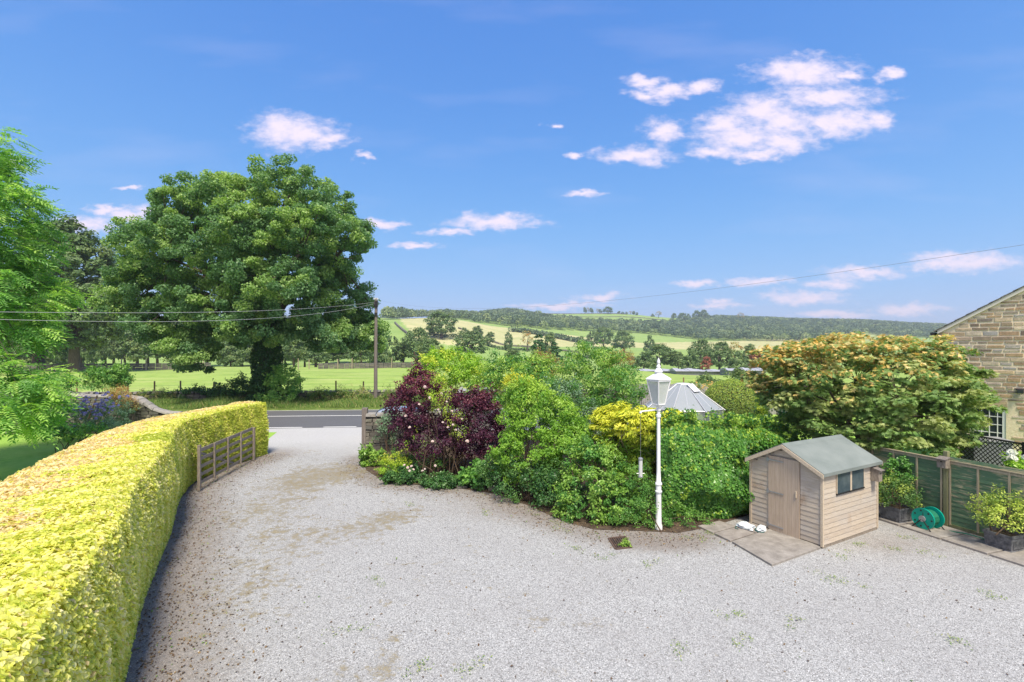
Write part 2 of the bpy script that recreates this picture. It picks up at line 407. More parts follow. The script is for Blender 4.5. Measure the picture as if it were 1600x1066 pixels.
# leaf colours (albedo)
LM = {}
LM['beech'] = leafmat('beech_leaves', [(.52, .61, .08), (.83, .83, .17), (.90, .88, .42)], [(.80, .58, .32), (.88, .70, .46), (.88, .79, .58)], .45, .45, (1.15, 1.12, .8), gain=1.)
LM['sycamore'] = leafmat('sycamore_leaves', [(.045, .115, .04), (.105, .205, .08), (.21, .32, .15)], [(.10, .2, .035), (.2, .32, .06), (.36, .46, .13)], .34, .45, gain=1.28)
LM['ash'] = leafmat('ash_leaves', [(.07, .18, .04), (.15, .31, .07), (.27, .43, .13)], [(.17, .32, .06), (.29, .44, .09), (.42, .54, .17)], .4, .45, gain=1.3)
LM['oak'] = leafmat('oak_leaves', [(.045, .085, .03), (.085, .14, .05), (.14, .2, .075)], [(.1, .14, .05), (.14, .19, .06), (.19, .24, .08)], .25, .5)
LM['wood'] = leafmat('woodland_leaves', [(.035, .065, .035), (.08, .125, .06), (.16, .21, .11)], [(.10, .15, .06), (.15, .2, .08), (.24, .28, .13)], .2, .6)
LM['purple'] = leafmat('purple_leaves', [(.026, .009, .024), (.06, .016, .042), (.13, .034, .06)], [(.13, .03, .05), (.22, .05, .07), (.34, .12, .12)], .3, .45, (1.5, .75, .85), gain=1.0)
LM['lime'] = leafmat('yellow_green_leaves', [(.10, .2, .02), (.2, .34, .03), (.36, .48, .06)], [(.28, .34, .03), (.42, .44, .05), (.55, .52, .1)], .35, .4)
LM['choisya'] = leafmat('glossy_yellow_green_leaves', [(.07, .17, .02), (.14, .27, .03), (.26, .40, .06)], [(.2, .32, .04), (.3, .41, .06), (.42, .5, .1)], .33, .4)
LM['green'] = leafmat('green_leaves', [(.04, .12, .025), (.08, .2, .04), (.15, .3, .06)], [(.12, .22, .03), (.2, .32, .05), (.3, .4, .08)], .3, .35)
LM['deep'] = leafmat('deep_green_leaves', [(.02, .06, .02), (.04, .11, .03), (.08, .17, .05)], [(.06, .14, .03), (.1, .2, .04), (.16, .26, .06)], .25, .35)
LM['ivy'] = leafmat('ivy_leaves', [(.035, .11, .022), (.075, .19, .035), (.14, .3, .05)], [(.2, .32, .04), (.3, .4, .05), (.42, .48, .08)], .3, .32)
LM['gold'] = leafmat('golden_conifer_sprays', [(.10, .22, .02), (.24, .38, .03), (.42, .52, .05)], [(.52, .54, .03), (.70, .68, .05), (.80, .76, .12)], .3, .5, (1.1, 1.15, .7), gain=1.1)
LM['maple'] = leafmat('maple_leaves', [(.085, .17, .045), (.17, .28, .075), (.34, .42, .16)], [(.56, .35, .10), (.74, .50, .17), (.84, .68, .36)], .36, .45, (1.25, 1.2, .7), gain=1.2)
LM['box'] = leafmat('box_leaves', [(.04, .10, .025), (.08, .165, .04), (.16, .26, .075)], [(.28, .40, .05), (.43, .52, .08), (.58, .62, .15)], .3, .4, gain=1.2)
LM['grey'] = leafmat('grey_green_leaves', [(.07, .14, .08), (.12, .2, .12), (.19, .27, .17)], None, .25, .5)
LM['rust'] = leafmat('rusty_leaves', [(.2, .1, .03), (.32, .2, .07), (.42, .32, .13)], [(.14, .16, .05), (.2, .22, .07), (.3, .3, .12)], .3, .6)
LM['redleaf'] = leafmat('copper_leaves', [(.14, .05, .035), (.22, .08, .055), (.3, .12, .08)], None, .25, .6)
LM['grass'] = leafmat('grass_blades', [(.06, .13, .025), (.12, .21, .04), (.24, .3, .09)], [(.26, .25, .1), (.36, .33, .15), (.46, .42, .2)], .35, .6, gain=1.2)
LM['blue'] = leafmat('blue_petals', [(.2, .2, .52), (.32, .3, .64), (.46, .43, .74)], None, .3, .6, (1, 1, 1.1), gain=1.)
LM['pink'] = leafmat('pale_pink_petals', [(.72, .52, .5), (.8, .66, .62), (.85, .78, .7)], None, .3, .6, (1, 1, 1), gain=1.0)
LM['whitepetal'] = leafmat('white_petals', [(.6, .66, .5), (.78, .8, .72), (.85, .85, .8)], None, .3, .6, (1, 1, 1), gain=1.0)
LM['litter'] = leafmat('leaf_litter', [(.06, .04, .025), (.13, .08, .045), (.28, .2, .1)], [(.1, .2, .03), (.16, .26, .05), (.28, .36, .08)], .1, .8, gain=1.0)

# ------------------------------------------------------------------ ground and terrain (one sheet to the horizon)
TY = np.array([45, 80, 115, 150, 220, 300, 400, 550, 800, 1100, 1500, 2600.])
TX = np.array([-900, -300, 0, 300, 600, 700, 800, 950, 1100, 1300, 1500, 1900, 2500.])
flat_y = HY + H * F / TY
TAB = np.array([
 [flat_y[0], 584, 573, 576, 572, 560, 540, 520, 505, 500, 500, 520],
 [flat_y[0], 584, 573, 576, 572, 560, 540, 520, 505, 500, 500, 520],
 [flat_y[0], 583, 572, 575, 568, 548, 528, 510, 503, 500, 502, 520],
 [flat_y[0], 585, 573, 575, 565, 540, 518, 505, 501, 500, 502, 520],
 [flat_y[0], 588, 574.5, 573, 551, 521, 502, 497, 498, 500, 503, 520],
 [flat_y[0], 589, 575.5, 574, 556, 530, 508, 499, 497, 499, 503, 520],
 [flat_y[0], 589, 576, 574, 563, 551, 536, 515, 499, 489.5, 492, 515],
 [flat_y[0], 589, 577, 576, 566, 557, 547, 533, 508, 489.5, 492, 515],
 [flat_y[0], 592, 586, 588, 572, 561, 551, 540, 522, 502, 498, 515],
 [flat_y[0], 591, 582, 578, 568, 559, 550, 541, 527, 507, 504, 515],
 [flat_y[0], 590, 580, 576, 567, 559, 552, 545, 532, 516, 512, 518],
 [flat_y[0], 590, 578, 572, 565, 558, 552, 546, 536, 522, 516, 520],
 [flat_y[0], 590, 578, 572, 565, 558, 552, 546, 536, 522, 516, 520]])
def terr(X, Y):
    X = np.asarray(X, float); Y = np.asarray(Y, float)
    w = np.maximum(Y, 45.); xc = 800 + F * X / w
    iy = np.clip(np.searchsorted(np.log(TY), np.log(w)) - 1, 0, len(TY) - 2); ty = (np.log(w) - np.log(TY[iy])) / (np.log(TY[iy + 1]) - np.log(TY[iy]))
    ix = np.clip(np.searchsorted(TX, xc) - 1, 0, len(TX) - 2); tx = np.clip((xc - TX[ix]) / (TX[ix + 1] - TX[ix]), 0, 1)
    ty = np.clip(ty, 0, 1); tx = tx * tx * (3 - 2 * tx)
    y = (TAB[ix, iy] * (1 - ty) + TAB[ix, iy + 1] * ty) * (1 - tx) + (TAB[ix + 1, iy] * (1 - ty) + TAB[ix + 1, iy + 1] * ty) * tx
    z = H - (y - HY) * w / F
    z = z + np.where(Y > 150, np.sin(X * .021 + Y * .013) * .4 + np.sin(X * .05 - Y * .03) * .2, 0)
    return np.where(Y <= 45, -.03, z)
def inpoly(x, y, poly):
    r = np.zeros(np.shape(x), bool); n = len(poly)
    for i in range(n):
        x1, y1 = poly[i]; x2, y2 = poly[(i + 1) % n]
        c = ((y1 > y) != (y2 > y)); r ^= c & (x < (x2 - x1) * (y - y1) / ((y2 - y1) or 1e-9) + x1)
    return r
def ground():
    us = np.concatenate([np.linspace(-2.2, -1.25, 8)[:-1], np.linspace(-1.25, 1.25, 460), np.linspace(1.25, 2.2, 8)[1:]])
    Ys = np.concatenate([[-60, -20, 0, 15, 30, 40, 43], np.geomspace(45, 2600, 260)])
    U, YY = np.meshgrid(us, Ys); X = U * np.maximum(YY, 45); Z = terr(X, YY)
    for _ in range(2):
        k = Ys > 46; Zs = Z.copy(); Zs[1:-1] = (Z[:-2] + 2 * Z[1:-1] + Z[2:]) / 4; Z[k] = Zs[k]
    xi = 800 + F * X / np.maximum(YY, 1); yi = HY - F * (Z - H) / np.maximum(YY, 1)
    hay = inpoly(xi, yi, [(617, 490), (668, 490), (700, 497), (770, 510), (850, 519), (950, 531), (1010, 536), (1180, 532), (1260, 526), (1260, 549), (1050, 546), (960, 542), (850, 542), (700, 539), (652, 531)]).astype(float)
    hay = np.maximum(hay, .45 * inpoly(xi, yi, [(1150, 518), (1420, 522), (1420, 534), (1250, 533), (1160, 530)]))
    hay = np.maximum(hay, .8 * inpoly(xi, yi, [(900, 503), (985, 508), (1000, 516), (880, 510)]))
    near = np.where((YY > 41) & (YY < 135), 1., 0.)
    V = np.stack([X, YY, Z], -1).reshape(-1, 3); nx = len(us); ny = len(Ys)
    i, j = np.meshgrid(np.arange(nx - 1), np.arange(ny - 1)); a = (j * nx + i).ravel()
    f = np.stack([a, a + 1, a + nx + 1, a + nx], 1)
    m = NT('grassland'); h = m.attr('hay'); nr = m.attr('near')
    n1 = m.noise(.05, 5, .6); n2 = m.noise(1.3, 5, .7, m.scale((.5, 1.5, 1))); n3 = m.noise(.28, 5, .68, m.scale((.3, 1.2, 1)))
    g = m.ramp(n1, [(.3, (.2, .31, .08)), (.7, (.28, .38, .11))])
    nf = m.ramp(n2, [(.25, (.17, .27, .05)), (.5, (.27, .38, .085)), (.75, (.37, .45, .14))]); nf = m.mix(m.rng(n3, .5, .7, 0, .8), nf, (.42, .45, .17)); n4 = m.noise(.33, 6, .78, m.scale((.22, 1.0, 1))); nf = m.mix(m.rng(n4, .50, .64, 0, .8), nf, (.13, .22, .045))
    g = m.mix(nr, g, nf)
    hc = m.ramp(n1, [(.3, (.36, .38, .165)), (.7, (.52, .47, .245))]); g = m.mix(m.math('MULTIPLY', h, m.rng(n3, .2, .6, .75, 1)), g, hc)
    mat = m.pbr(g, .95, m.bump(n2, .5, .12), spec=.1)
    me = raw_mesh('ground', V, f.ravel(), np.full(len(f), 4), mat, {'hay': hay.ravel(), 'near': near.ravel()}, smooth=True)
    tag(link('ground', me), kind='structure')
ground()

def sheet(name, poly, z, mat, step=None):
    mb = MB(); mb.add([(x, y, z) for x, y in poly], [tuple(range(len(poly)))]); return tag(mb.build(name, mat), kind='structure')

# hedge line (front foot), and its width
HP = np.array([(-3.0, 2.2), (-4.2, 4.4), (-5.35, 6.6), (-6.75, 8.8), (-8.6, 12.2), (-10.1, 14.6), (-10.95, 16.4), (-11.15, 18.5), (-10.95, 20.4), (-10.75, 21.3)])
HWID = np.array([2.5, 2.5, 2.45, 2.4, 2.2, 1.9, 1.5, 1.3, 1.2, 1.15])
HT = np.array([2.18, 2.18, 2.2, 2.2, 2.2, 2.22, 2.22, 2.22, 2.25, 2.27])
def dense(P, n, *more):
    s = np.concatenate([[0], np.cumsum(np.linalg.norm(np.diff(P, axis=0), axis=1))]); q = np.linspace(0, s[-1], n)
    r = [np.stack([np.interp(q, s, P[:, k]) for k in range(P.shape[1])], 1)]
    for _ in range(6): r[0][1:-1] = (r[0][:-2] + r[0][2:] + 2 * r[0][1:-1]) / 4
    return r + [np.interp(q, s, m_) for m_ in more] + [s[-1]]
HF, HWd, HHt, HLEN = dense(HP, 90, HWID, HT)

BED = [GP(*p)[:2] for p in [(566, 716), (572, 735), (600, 752), (650, 758), (720, 764), (775, 772), (830, 792), (880, 815), (930, 828), (1000, 830), (1060, 833), (1110, 824)]]
def gravel():
    xs = np.arange(-17, 20.01, .16); ys = np.arange(-4, 29.2, .16)
    X, Y = np.meshgrid(xs, ys); near = 28.2 + .1 * (X + 11)
    Yc = np.minimum(Y, near + .25); V = np.stack([X, Yc, np.zeros_like(X)], -1).reshape(-1, 3)
    def dist(poly):
        d = np.full(X.shape, 99.)
        for k in range(len(poly) - 1):
            a = np.array(poly[k]); b = np.array(poly[k + 1]); ab = b - a
            t = np.clip(((X - a[0]) * ab[0] + (Yc - a[1]) * ab[1]) / (ab @ ab), 0, 1)
            d = np.minimum(d, np.hypot(X - a[0] - t * ab[0], Yc - a[1] - t * ab[1]))
        return d
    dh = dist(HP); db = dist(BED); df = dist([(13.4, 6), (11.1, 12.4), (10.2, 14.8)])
    dirt_shade = np.exp(-(dh / 1.5) ** 2) * 1.0 + np.exp(-(db / 1.1) ** 2) * .75 + np.exp(-(df / 1.3) ** 2) * .6
    for (x, y, rx, ry, w) in [(1380, 850, 1.5, 1.0, .55), (1030, 850, 1.2, .6, .5), (960, 985, .9, .5, .25), (730, 800, 2.6, 1.2, .35)]:  # first patch puts the shed's shade into the gravel colour; the others only darken
        c = GP(x, y); dirt_shade = dirt_shade + w * np.exp(-((X - c[0]) / rx) ** 2 - ((Y - c[1]) / ry) ** 2)
    moss = np.zeros_like(X)
    for (x, y, rx, ry, w) in [(470, 745, 1.6, 2.4, .95), (540, 740, 1.2, 1.6, .8), (420, 800, 1.5, 2., .8), (590, 815, .8, 1., .9), (500, 835, 1.3, .9, .6), (400, 880, 1.3, 1.4, .6), (380, 940, 1.2, .9, .5),
                              (610, 1030, .35, .35, .9), (860, 965, .5, .25, .55), (910, 975, .6, .2, .5), (540, 1055, .6, .3, .6), (640, 800, .7, .5, .7), (480, 705, 1.6, 1.6, .5), (700, 900, 2, 1.2, .3), (330, 1000, .5, .6, .4)]:
        c = GP(x, y); moss = moss + .8 * w * np.exp(-((X - c[0]) / rx) ** 2 - ((Y - c[1]) / ry) ** 2)
    for k in range(150):
        cx, cy = random.uniform(-8, 9), random.uniform(6, 21); r0 = random.uniform(.05, .2); moss = moss + random.uniform(.15, .5) * np.exp(-((X - cx) / (r0 * random.uniform(1, 2))) ** 2 - ((Y - cy) / r0) ** 2)
    white = np.clip((Y - 20.5) / 4, 0, 1)  # sunlit brightness at the drive entrance put into the gravel colour
    nx = len(xs); ny = len(ys); i, j = np.meshgrid(np.arange(nx - 1), np.arange(ny - 1)); a = (j * nx + i).ravel(); f = np.stack([a, a + 1, a + nx + 1, a + nx], 1)
    m = NT('limestone_gravel'); p = m.pos()
    v1 = m.voro(88, p); sp = m.n('ShaderNodeSeparateColor'); m.set(sp.inputs[0], v1); rv = sp.outputs[0]
    vd = m.voro(88, p, 'F1', 'Distance')
    c = m.ramp(rv, [(0, (.08, .083, .083)), (.10, (.20, .206, .206)), (.35, (.292, .297, .293)), (.8, (.388, .393, .385)), (1, (.64, .65, .645))])
    big = m.noise(.55, 5, .6); c = m.mix(m.rng(big, .35, .7, .0, .32), c, (.265, .26, .255))
    v2 = m.voro(46, p); s2 = m.n('ShaderNodeSeparateColor'); m.set(s2.inputs[0], v2)
    c = m.mix(m.rng(s2.outputs[1], .92, .94, 0, .7), c, (.16, .15, .14))
    fine = m.noise(5.5, 6, .75); mid = m.noise(1.7, 5, .65)
    dn = m.math('ADD', m.math('MULTIPLY', m.attr('dirt_shade'), m.rng(rv, 0, 1, .7, 1.3)), m.math('MULTIPLY', m.math('SUBTRACT', fine, .5), 1.1)); c = m.mix(m.rng(dn, .26, .9, 0, .78), c, m.mix(rv, (.10, .08, .065), (.25, .21, .175)))
    mn = m.math('ADD', m.math('MULTIPLY', m.attr('moss'), m.rng(rv, 0, 1, .35, 1.05)), m.math('ADD', m.math('MULTIPLY', m.math('SUBTRACT', mid, .5), 1.5), m.math('MULTIPLY', m.math('SUBTRACT', fine, .5), 2.6)))
    c = m.mix(m.rng(mn, .42, .7, 0, .8), c, m.mix(fine, (.13, .10, .045), (.30, .25, .13)))
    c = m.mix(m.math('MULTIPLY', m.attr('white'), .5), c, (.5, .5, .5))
    b = m.bump(vd, .4, .008)
    mat = m.pbr(c, .9, b, spec=.25)
    me = raw_mesh('gravel_yard', V, f.ravel(), np.full(len(f), 4), mat, {'dirt_shade': dirt_shade.ravel(), 'moss': moss.ravel(), 'white': white.ravel()})
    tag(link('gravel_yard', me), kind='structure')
gravel()

def RY(X, off): return 32.6 + off + .075 * (X + 12)
def road():
    m = NT('asphalt'); a = m.noise(60, 3); b = m.noise(.4, 4)
    c = m.mix(m.rng(a, .4, .7), (.085, .087, .095), (.15, .152, .16)); c = m.mix(m.rng(b, .4, .7, 0, .35), c, (.13, .13, .14))
    mat = m.pbr(c, .7, m.bump(a, .3, .01), spec=.3)
    mb = MB(); xs = np.linspace(-160, 120, 57)
    for a_, b_ in zip(xs[:-1], xs[1:]):
        mb.add([(a_, RY(a_, -4.25), .006), (b_, RY(b_, -4.25), .006), (b_, RY(b_, 4.1), .006), (a_, RY(a_, 4.1), .006)], [(0, 1, 2, 3)])
    tag(mb.build('road', mat), kind='structure')
    pm = NT('road_paint'); q = pm.noise(7, 5, .7); pm.pbr(pm.mix(pm.rng(q, .5, .75, 0, .5), (.78, .78, .76), (.25, .25, .25)), .7)
    mb = MB()
    def dash(x0, x1, off, w):
        mb.add([(x0, RY(x0, off - w / 2), .011), (x1, RY(x1, off - w / 2), .011), (x1, RY(x1, off + w / 2), .011), (x0, RY(x0, off + w / 2), .011)], [(0, 1, 2, 3)])
    for x in np.arange(-20.4, 0, 3.1): dash(x, x + 1.9, -4.05, .17)
    for x in np.arange(-150, 100, 8.): dash(x, x + 8.02, .9, .17)
    dash(-150, 100, 3.95, .12)
    tag(mb.build('road_markings', pm.mat), kind='structure')
    vm = NT('verge_soil'); q = vm.noise(2.5, 5, .7)
    vmat = vm.pbr(vm.mix(vm.rng(q, .35, .7), (.08, .13, .03), (.17, .23, .06)), .95, vm.bump(q, .6, .1), spec=.1)
    mb = MB()
    for a_, b_ in zip(xs[:-1], xs[1:]):
        mb.add([(a_, RY(a_, 4.1), -.02), (b_, RY(b_, 4.1), -.02), (b_, RY(b_, 4.15), .1), (a_, RY(a_, 4.15), .1), (a_, RY(a_, 8.), .32), (b_, RY(b_, 8.), .32), (b_, RY(b_, 9.6), .2), (a_, RY(a_, 9.6), .2), (a_, RY(a_, 10.5), -.1), (b_, RY(b_, 10.5), -.1)],
               [(0, 1, 2, 3), (3, 2, 5, 4), (4, 5, 6, 7), (7, 6, 9, 8)])
    tag(mb.build('verge', vmat), kind='structure')
    n = 26000; X = rng.uniform(-42, -6, n); o = 4.2 + 4.1 * rng.random(n) ** .8; P = np.stack([X, RY(X, o), .1 + (o - 4.2) * .06], 1)
    L = rng.uniform(.18, .6, n) * (.6 + .55 * (np.sin(X * .9) * np.sin(X * .37 + 1) + .5)).clip(.45, 1.4)
    D = np.stack([rng.normal(size=n) * .4, rng.normal(size=n) * .4 - .1, np.ones(n)], 1); N = np.stack([rng.normal(size=n), -1 + rng.normal(size=n) * .6, np.zeros(n) + .2], 1)
    P[:, 2] += L * .45
    tag(leaf_mesh('verge_grass', P, N, L, .05, LM['grass'], D=D, c=(rng.random(n) < .22) * rng.random(n)), 'long grass growing on the bank along the far side of the road', 'grass', kind='stuff')
road()
lm = NT('mown_lawn'); q = lm.noise(3, 5, .7); q2 = lm.noise(.5, 3)
lawnmat = lm.pbr(lm.mix(lm.rng(q2, .35, .65, 0, .5), lm.ramp(q, [(.3, (.17, .34, .04)), (.7, (.29, .46, .08))]), (.33, .47, .1)), .95, lm.bump(q, .6, .05), spec=.1)
bk = [(p[0] - .9, p[1] + .5) for p in HP]
sheet('lawn', [(-60, -3), (-4.5, -3)] + [(float(a), float(b)) for a, b in bk] + [(-13, 26.9), (-60, 24)], .004, lawnmat)
sheet('back_garden', [(14.9, 3), (60, 3), (60, 42), (-4, 42), (-4, 38.3), (8, 39), (14.5, 27.6), (14.6, 15.2), (10.3, 15.25), (11.05, 13.3), (13.3, 6.6)], .016, lawnmat)
sl = NT('garden_soil'); q = sl.noise(6, 5, .7)
soil = sl.pbr(sl.mix(sl.rng(q, .35, .65), (.05, .038, .028), (.12, .09, .065)), .95, sl.bump(q, .6, .05), spec=.1)
sheet('flower_bed_soil', [tuple(map(float, b)) for b in BED] + [(6.1, 13.2), (9.2, 15.2), (14.5, 15.2), (14.5, 27.6), (-6.3, 27.6), (-6.4, 22.2)], .008, soil)

# ------------------------------------------------------------------ distant trees, woods and walls on the valley side
def proto_tree(envs, ncl, per, rc, L, mat, trunk_r, trunk_h, flat=.75, zone=.0, rmin=.55):
    root = bpy.data.objects.new('field_tree', None); COL.objects.link(root)
    C, O = clumps(envs, ncl, rmin, .4, -.7); P, N, cl, i = fill(C, O, per, rc, flat, wup=.35, wr=.35, wloc_=.6)
    t = np.clip(.5 * rng.random(len(P)) + .5 * cl, 0, 1); Ls = L * rng.uniform(.7, 1.3, len(P))
    leaf_mesh('crown', P, N, Ls, Ls * .75, mat, root, t=t, c=(cl < zone) * 1.)
    mb = MB(); mb.tube([(0, 0, -1.2), (0, 0, trunk_h * .5), (.1, 0, trunk_h)], [trunk_r * 1.3, trunk_r, trunk_r * .7], 7)
    for k in range(5):
        c = C[k]; mb.tube([(0, 0, trunk_h * .8), (c[0] * .4, c[1] * .4, (c[2] + trunk_h) * .5), c], [trunk_r * .5, trunk_r * .3, trunk_r * .1], 5)
    mb.build('trunk', M['bark'], root, smooth=True)
    return root
EV = lambda *a: [(A(*c), A(*r)) for c, r in a]
PRO = {
 'oak': (proto_tree(EV(((0, 0, 5.6), (4.6, 4.4, 4.2)), ((-2.6, 1, 4), (2.8, 3, 2.6)), ((2.8, -.6, 4.2), (2.7, 3, 2.8)), ((.4, 0, 8.2), (2.6, 2.6, 1.9))), 120, 34, .95, .55, LM['oak'], .4, 4, zone=.15), 10., 10.2),
 'ashy': (proto_tree(EV(((0, 0, 6), (2.9, 2.8, 4)), ((.8, 0, 9), (1.9, 1.9, 2.4)), ((-1.3, .5, 4), (2., 2.2, 2.4))), 95, 32, .8, .5, LM['oak'], .25, 4, zone=.3), 6.4, 11.4),
 'bushy': (proto_tree(EV(((0, 0, 3), (2.6, 2.6, 2.8)), ((1.8, 0, 2.1), (1.9, 2, 2)), ((-1.7, .4, 1.9), (1.9, 2, 1.8))), 80, 32, .6, .42, LM['oak'], .2, 1.4, zone=.1), 7.2, 5.9),
 'pine': (proto_tree(EV(((0, 0, 3), (2, 2, 3)), ((0, 0, 6.5), (1.5, 1.5, 3.2)), ((0, 0, 9.4), (.8, .8, 2.2))), 90, 32, .5, .45, LM['deep'], .2, 2), 4., 11.6),
 'bare': (proto_tree(EV(((0, 0, 6), (3.2, 3, 3.6)), ((.5, 0, 8.6), (2.2, 2, 1.8))), 46, 16, .7, .4, LM['rust'], .28, 4, zone=.4), 6.6, 10.4),
 'copper': (proto_tree(EV(((0, 0, 3.5), (2.4, 2.4, 3.4)), ((.6, 0, 5.6), (1.6, 1.6, 2))), 60, 30, .6, .45, LM['redleaf'], .2, 1.2), 5., 7.6),
}
USED = {}
def dtree(kind, x, ytop, wpx, Y, label, group=None, name='field_tree'):
    p, w0, h0 = PRO[kind]; X = PX(x, Y); z = float(terr(X, Y)) - .2; h = PZ(ytop, Y) - z; w = wpx * Y / F
    o = p if kind not in USED else copy_tree(p); USED[kind] = 1
    o.name = name; o.location = (X, Y, z); o.scale = (w / w0, w / w0, h / h0); o.rotation_euler = (0, 0, random.uniform(0, 6.28))
    return tag(o, label, 'tree', group)
dtree('oak', 690, 487, 54, 300, 'large round oak standing alone in the pale hay field on the hillside')
dtree('oak', 734, 517, 56, 200, 'broad olive green tree in the valley just above the yellow-green garden shrubs')
dtree('bushy', 726, 512, 18, 330, 'small round dark tree on the hay field, just above the broad olive green tree')
dtree('ashy', 745, 509, 22, 335, 'pale green tree at the hay field edge behind the broad olive green tree')
dtree('ashy', 765, 518, 18, 318, 'dark slim tree in the hay field between the pale tree and the round bush')
dtree('bushy', 794, 519, 20, 318, 'round mid green tree alone in the hay field above the pale green meadow')
dtree('bushy', 701, 526, 12, 318, 'little dark bush on the field hedge below the lone oak')
dtree('bare', 824, 516, 22, 315, 'thin half bare brownish tree on the hedge below the hay field')
dtree('pine', 841, 522, 30, 150, 'dark pointed conifer rising above the garden shrubs in the valley')
dtree('ashy', 858, 519, 24, 230, 'mid green tree just right of the dark pointed conifer')
dtree('pine', 868, 534, 26, 160, 'squat dark conifer beside the taller pointed conifer')
dtree('oak', 943, 511, 32, 420, 'big dark tree at the lower edge of the hill wood, left one of two')
dtree('oak', 975, 517, 36, 360, 'wide low dark tree standing out in the field below the hill wood')
dtree('bushy', 1016, 524, 20, 350, 'small round tree alone in the pale field below the hill wood')
dtree('bushy', 909, 525, 17, 400, 'small round dark bush below the left end of the hill wood')
dtree('bushy', 925, 517, 22, 440, 'low spreading tree beside the big dark tree under the hill wood')
dtree('ashy', 800, 545, 34, 130, 'light green bushy tree behind the yellow-green garden shrubs')
dtree('bushy', 945, 542, 40, 120, 'dark rounded shrub tree behind the tall garden elder')
rowl = 'in the tree row behind the grey sheds'
dtree('bushy', 1006, 550, 44, 165, 'grey-green spreading tree at the left end of the tree row behind the grey sheds')
dtree('oak', 1031, 537, 46, 180, 'broad olive tree, second in the tree row behind the grey sheds')
dtree('ashy', 1060, 548, 30, 175, 'shadowy narrow tree filling the gap ' + rowl)
dtree('oak', 1094, 530, 38, 190, 'tallest dark domed tree of the row behind the grey sheds')
dtree('bushy', 1080, 548, 34, 165, 'low dark tree under the tallest dome of the tree row')
dtree('oak', 1124, 534, 42, 180, 'wide mid green domed tree right of the small copper tree')
dtree('copper', 1103, 557, 17, 150, 'small copper red tree in front of the tree row')
dtree('bare', 1150, 533, 30, 180, 'thin open tree with sparse top ' + rowl)
dtree('bushy', 1158, 549, 40, 165, 'low green bush tree at the right ' + rowl)
dtree('ashy', 1174, 537, 26, 180, 'dark slim tree beside the orange maple ' + rowl)
dtree('copper', 1182, 545, 24, 140, 'rusty orange small tree peeping out beside the maple crown')
dtree('bushy', 1195, 556, 40, 150, 'green rounded tree behind the left edge of the maple')
for (x, yt, w, k) in [(914, 480, 6, 'ashy'), (919, 480, 6, 'bare'), (924, 481, 7, 'ashy'), (934, 482, 7, 'bare'), (938, 483, 6, 'ashy'), (967, 486, 5, 'ashy'), (973, 487, 6, 'bushy'), (979, 487, 4, 'ashy'), (985, 486, 7, 'bare'), (990, 486, 6, 'ashy'), (995, 488, 6, 'bushy'), (1020, 490, 6, 'bushy'), (1053, 489, 9, 'ashy'), (1076, 490, 10, 'bushy')]:
    dtree(k, x, yt, w, 1085, 'tiny tree in the sparse line on the hill crest', 'sparse trees on the hill crest')
dtree('oak', 950, 479, 15, 1080, 'largest dark clump tree on the grassy hill crest')
dtree('bare', 1029, 486, 11, 1085, 'wind bent umbrella shaped tree on the hill crest')
dtree('oak', 1067, 489, 18, 1000, 'rounded tree on the crest left of the skyline pair')
dtree('oak', 1089, 485, 14, 1090, 'left tree of the tall pair on the skyline wood')
dtree('oak', 1100, 484, 14, 1090, 'right tree of the tall pair on the skyline wood')
dtree('bare', 1158, 488, 13, 1090, 'flat topped tree sticking out above the right hand hill wood')
# the belt beyond the far field wall
k = 0
for x in np.linspace(-60, 668, 44):
    Y = random.uniform(127, 168); kd = random.choice(['oak', 'ashy', 'bushy', 'oak', 'ashy'])
    yt = random.uniform(512, 540) - (24 if x < 330 else 0); dtree(kd, x + random.uniform(-6, 6), yt, random.uniform(34, 60), Y, 'dark leafy tree in the dense belt beyond the far field wall', 'belt trees beyond the far field wall', 'belt_tree')

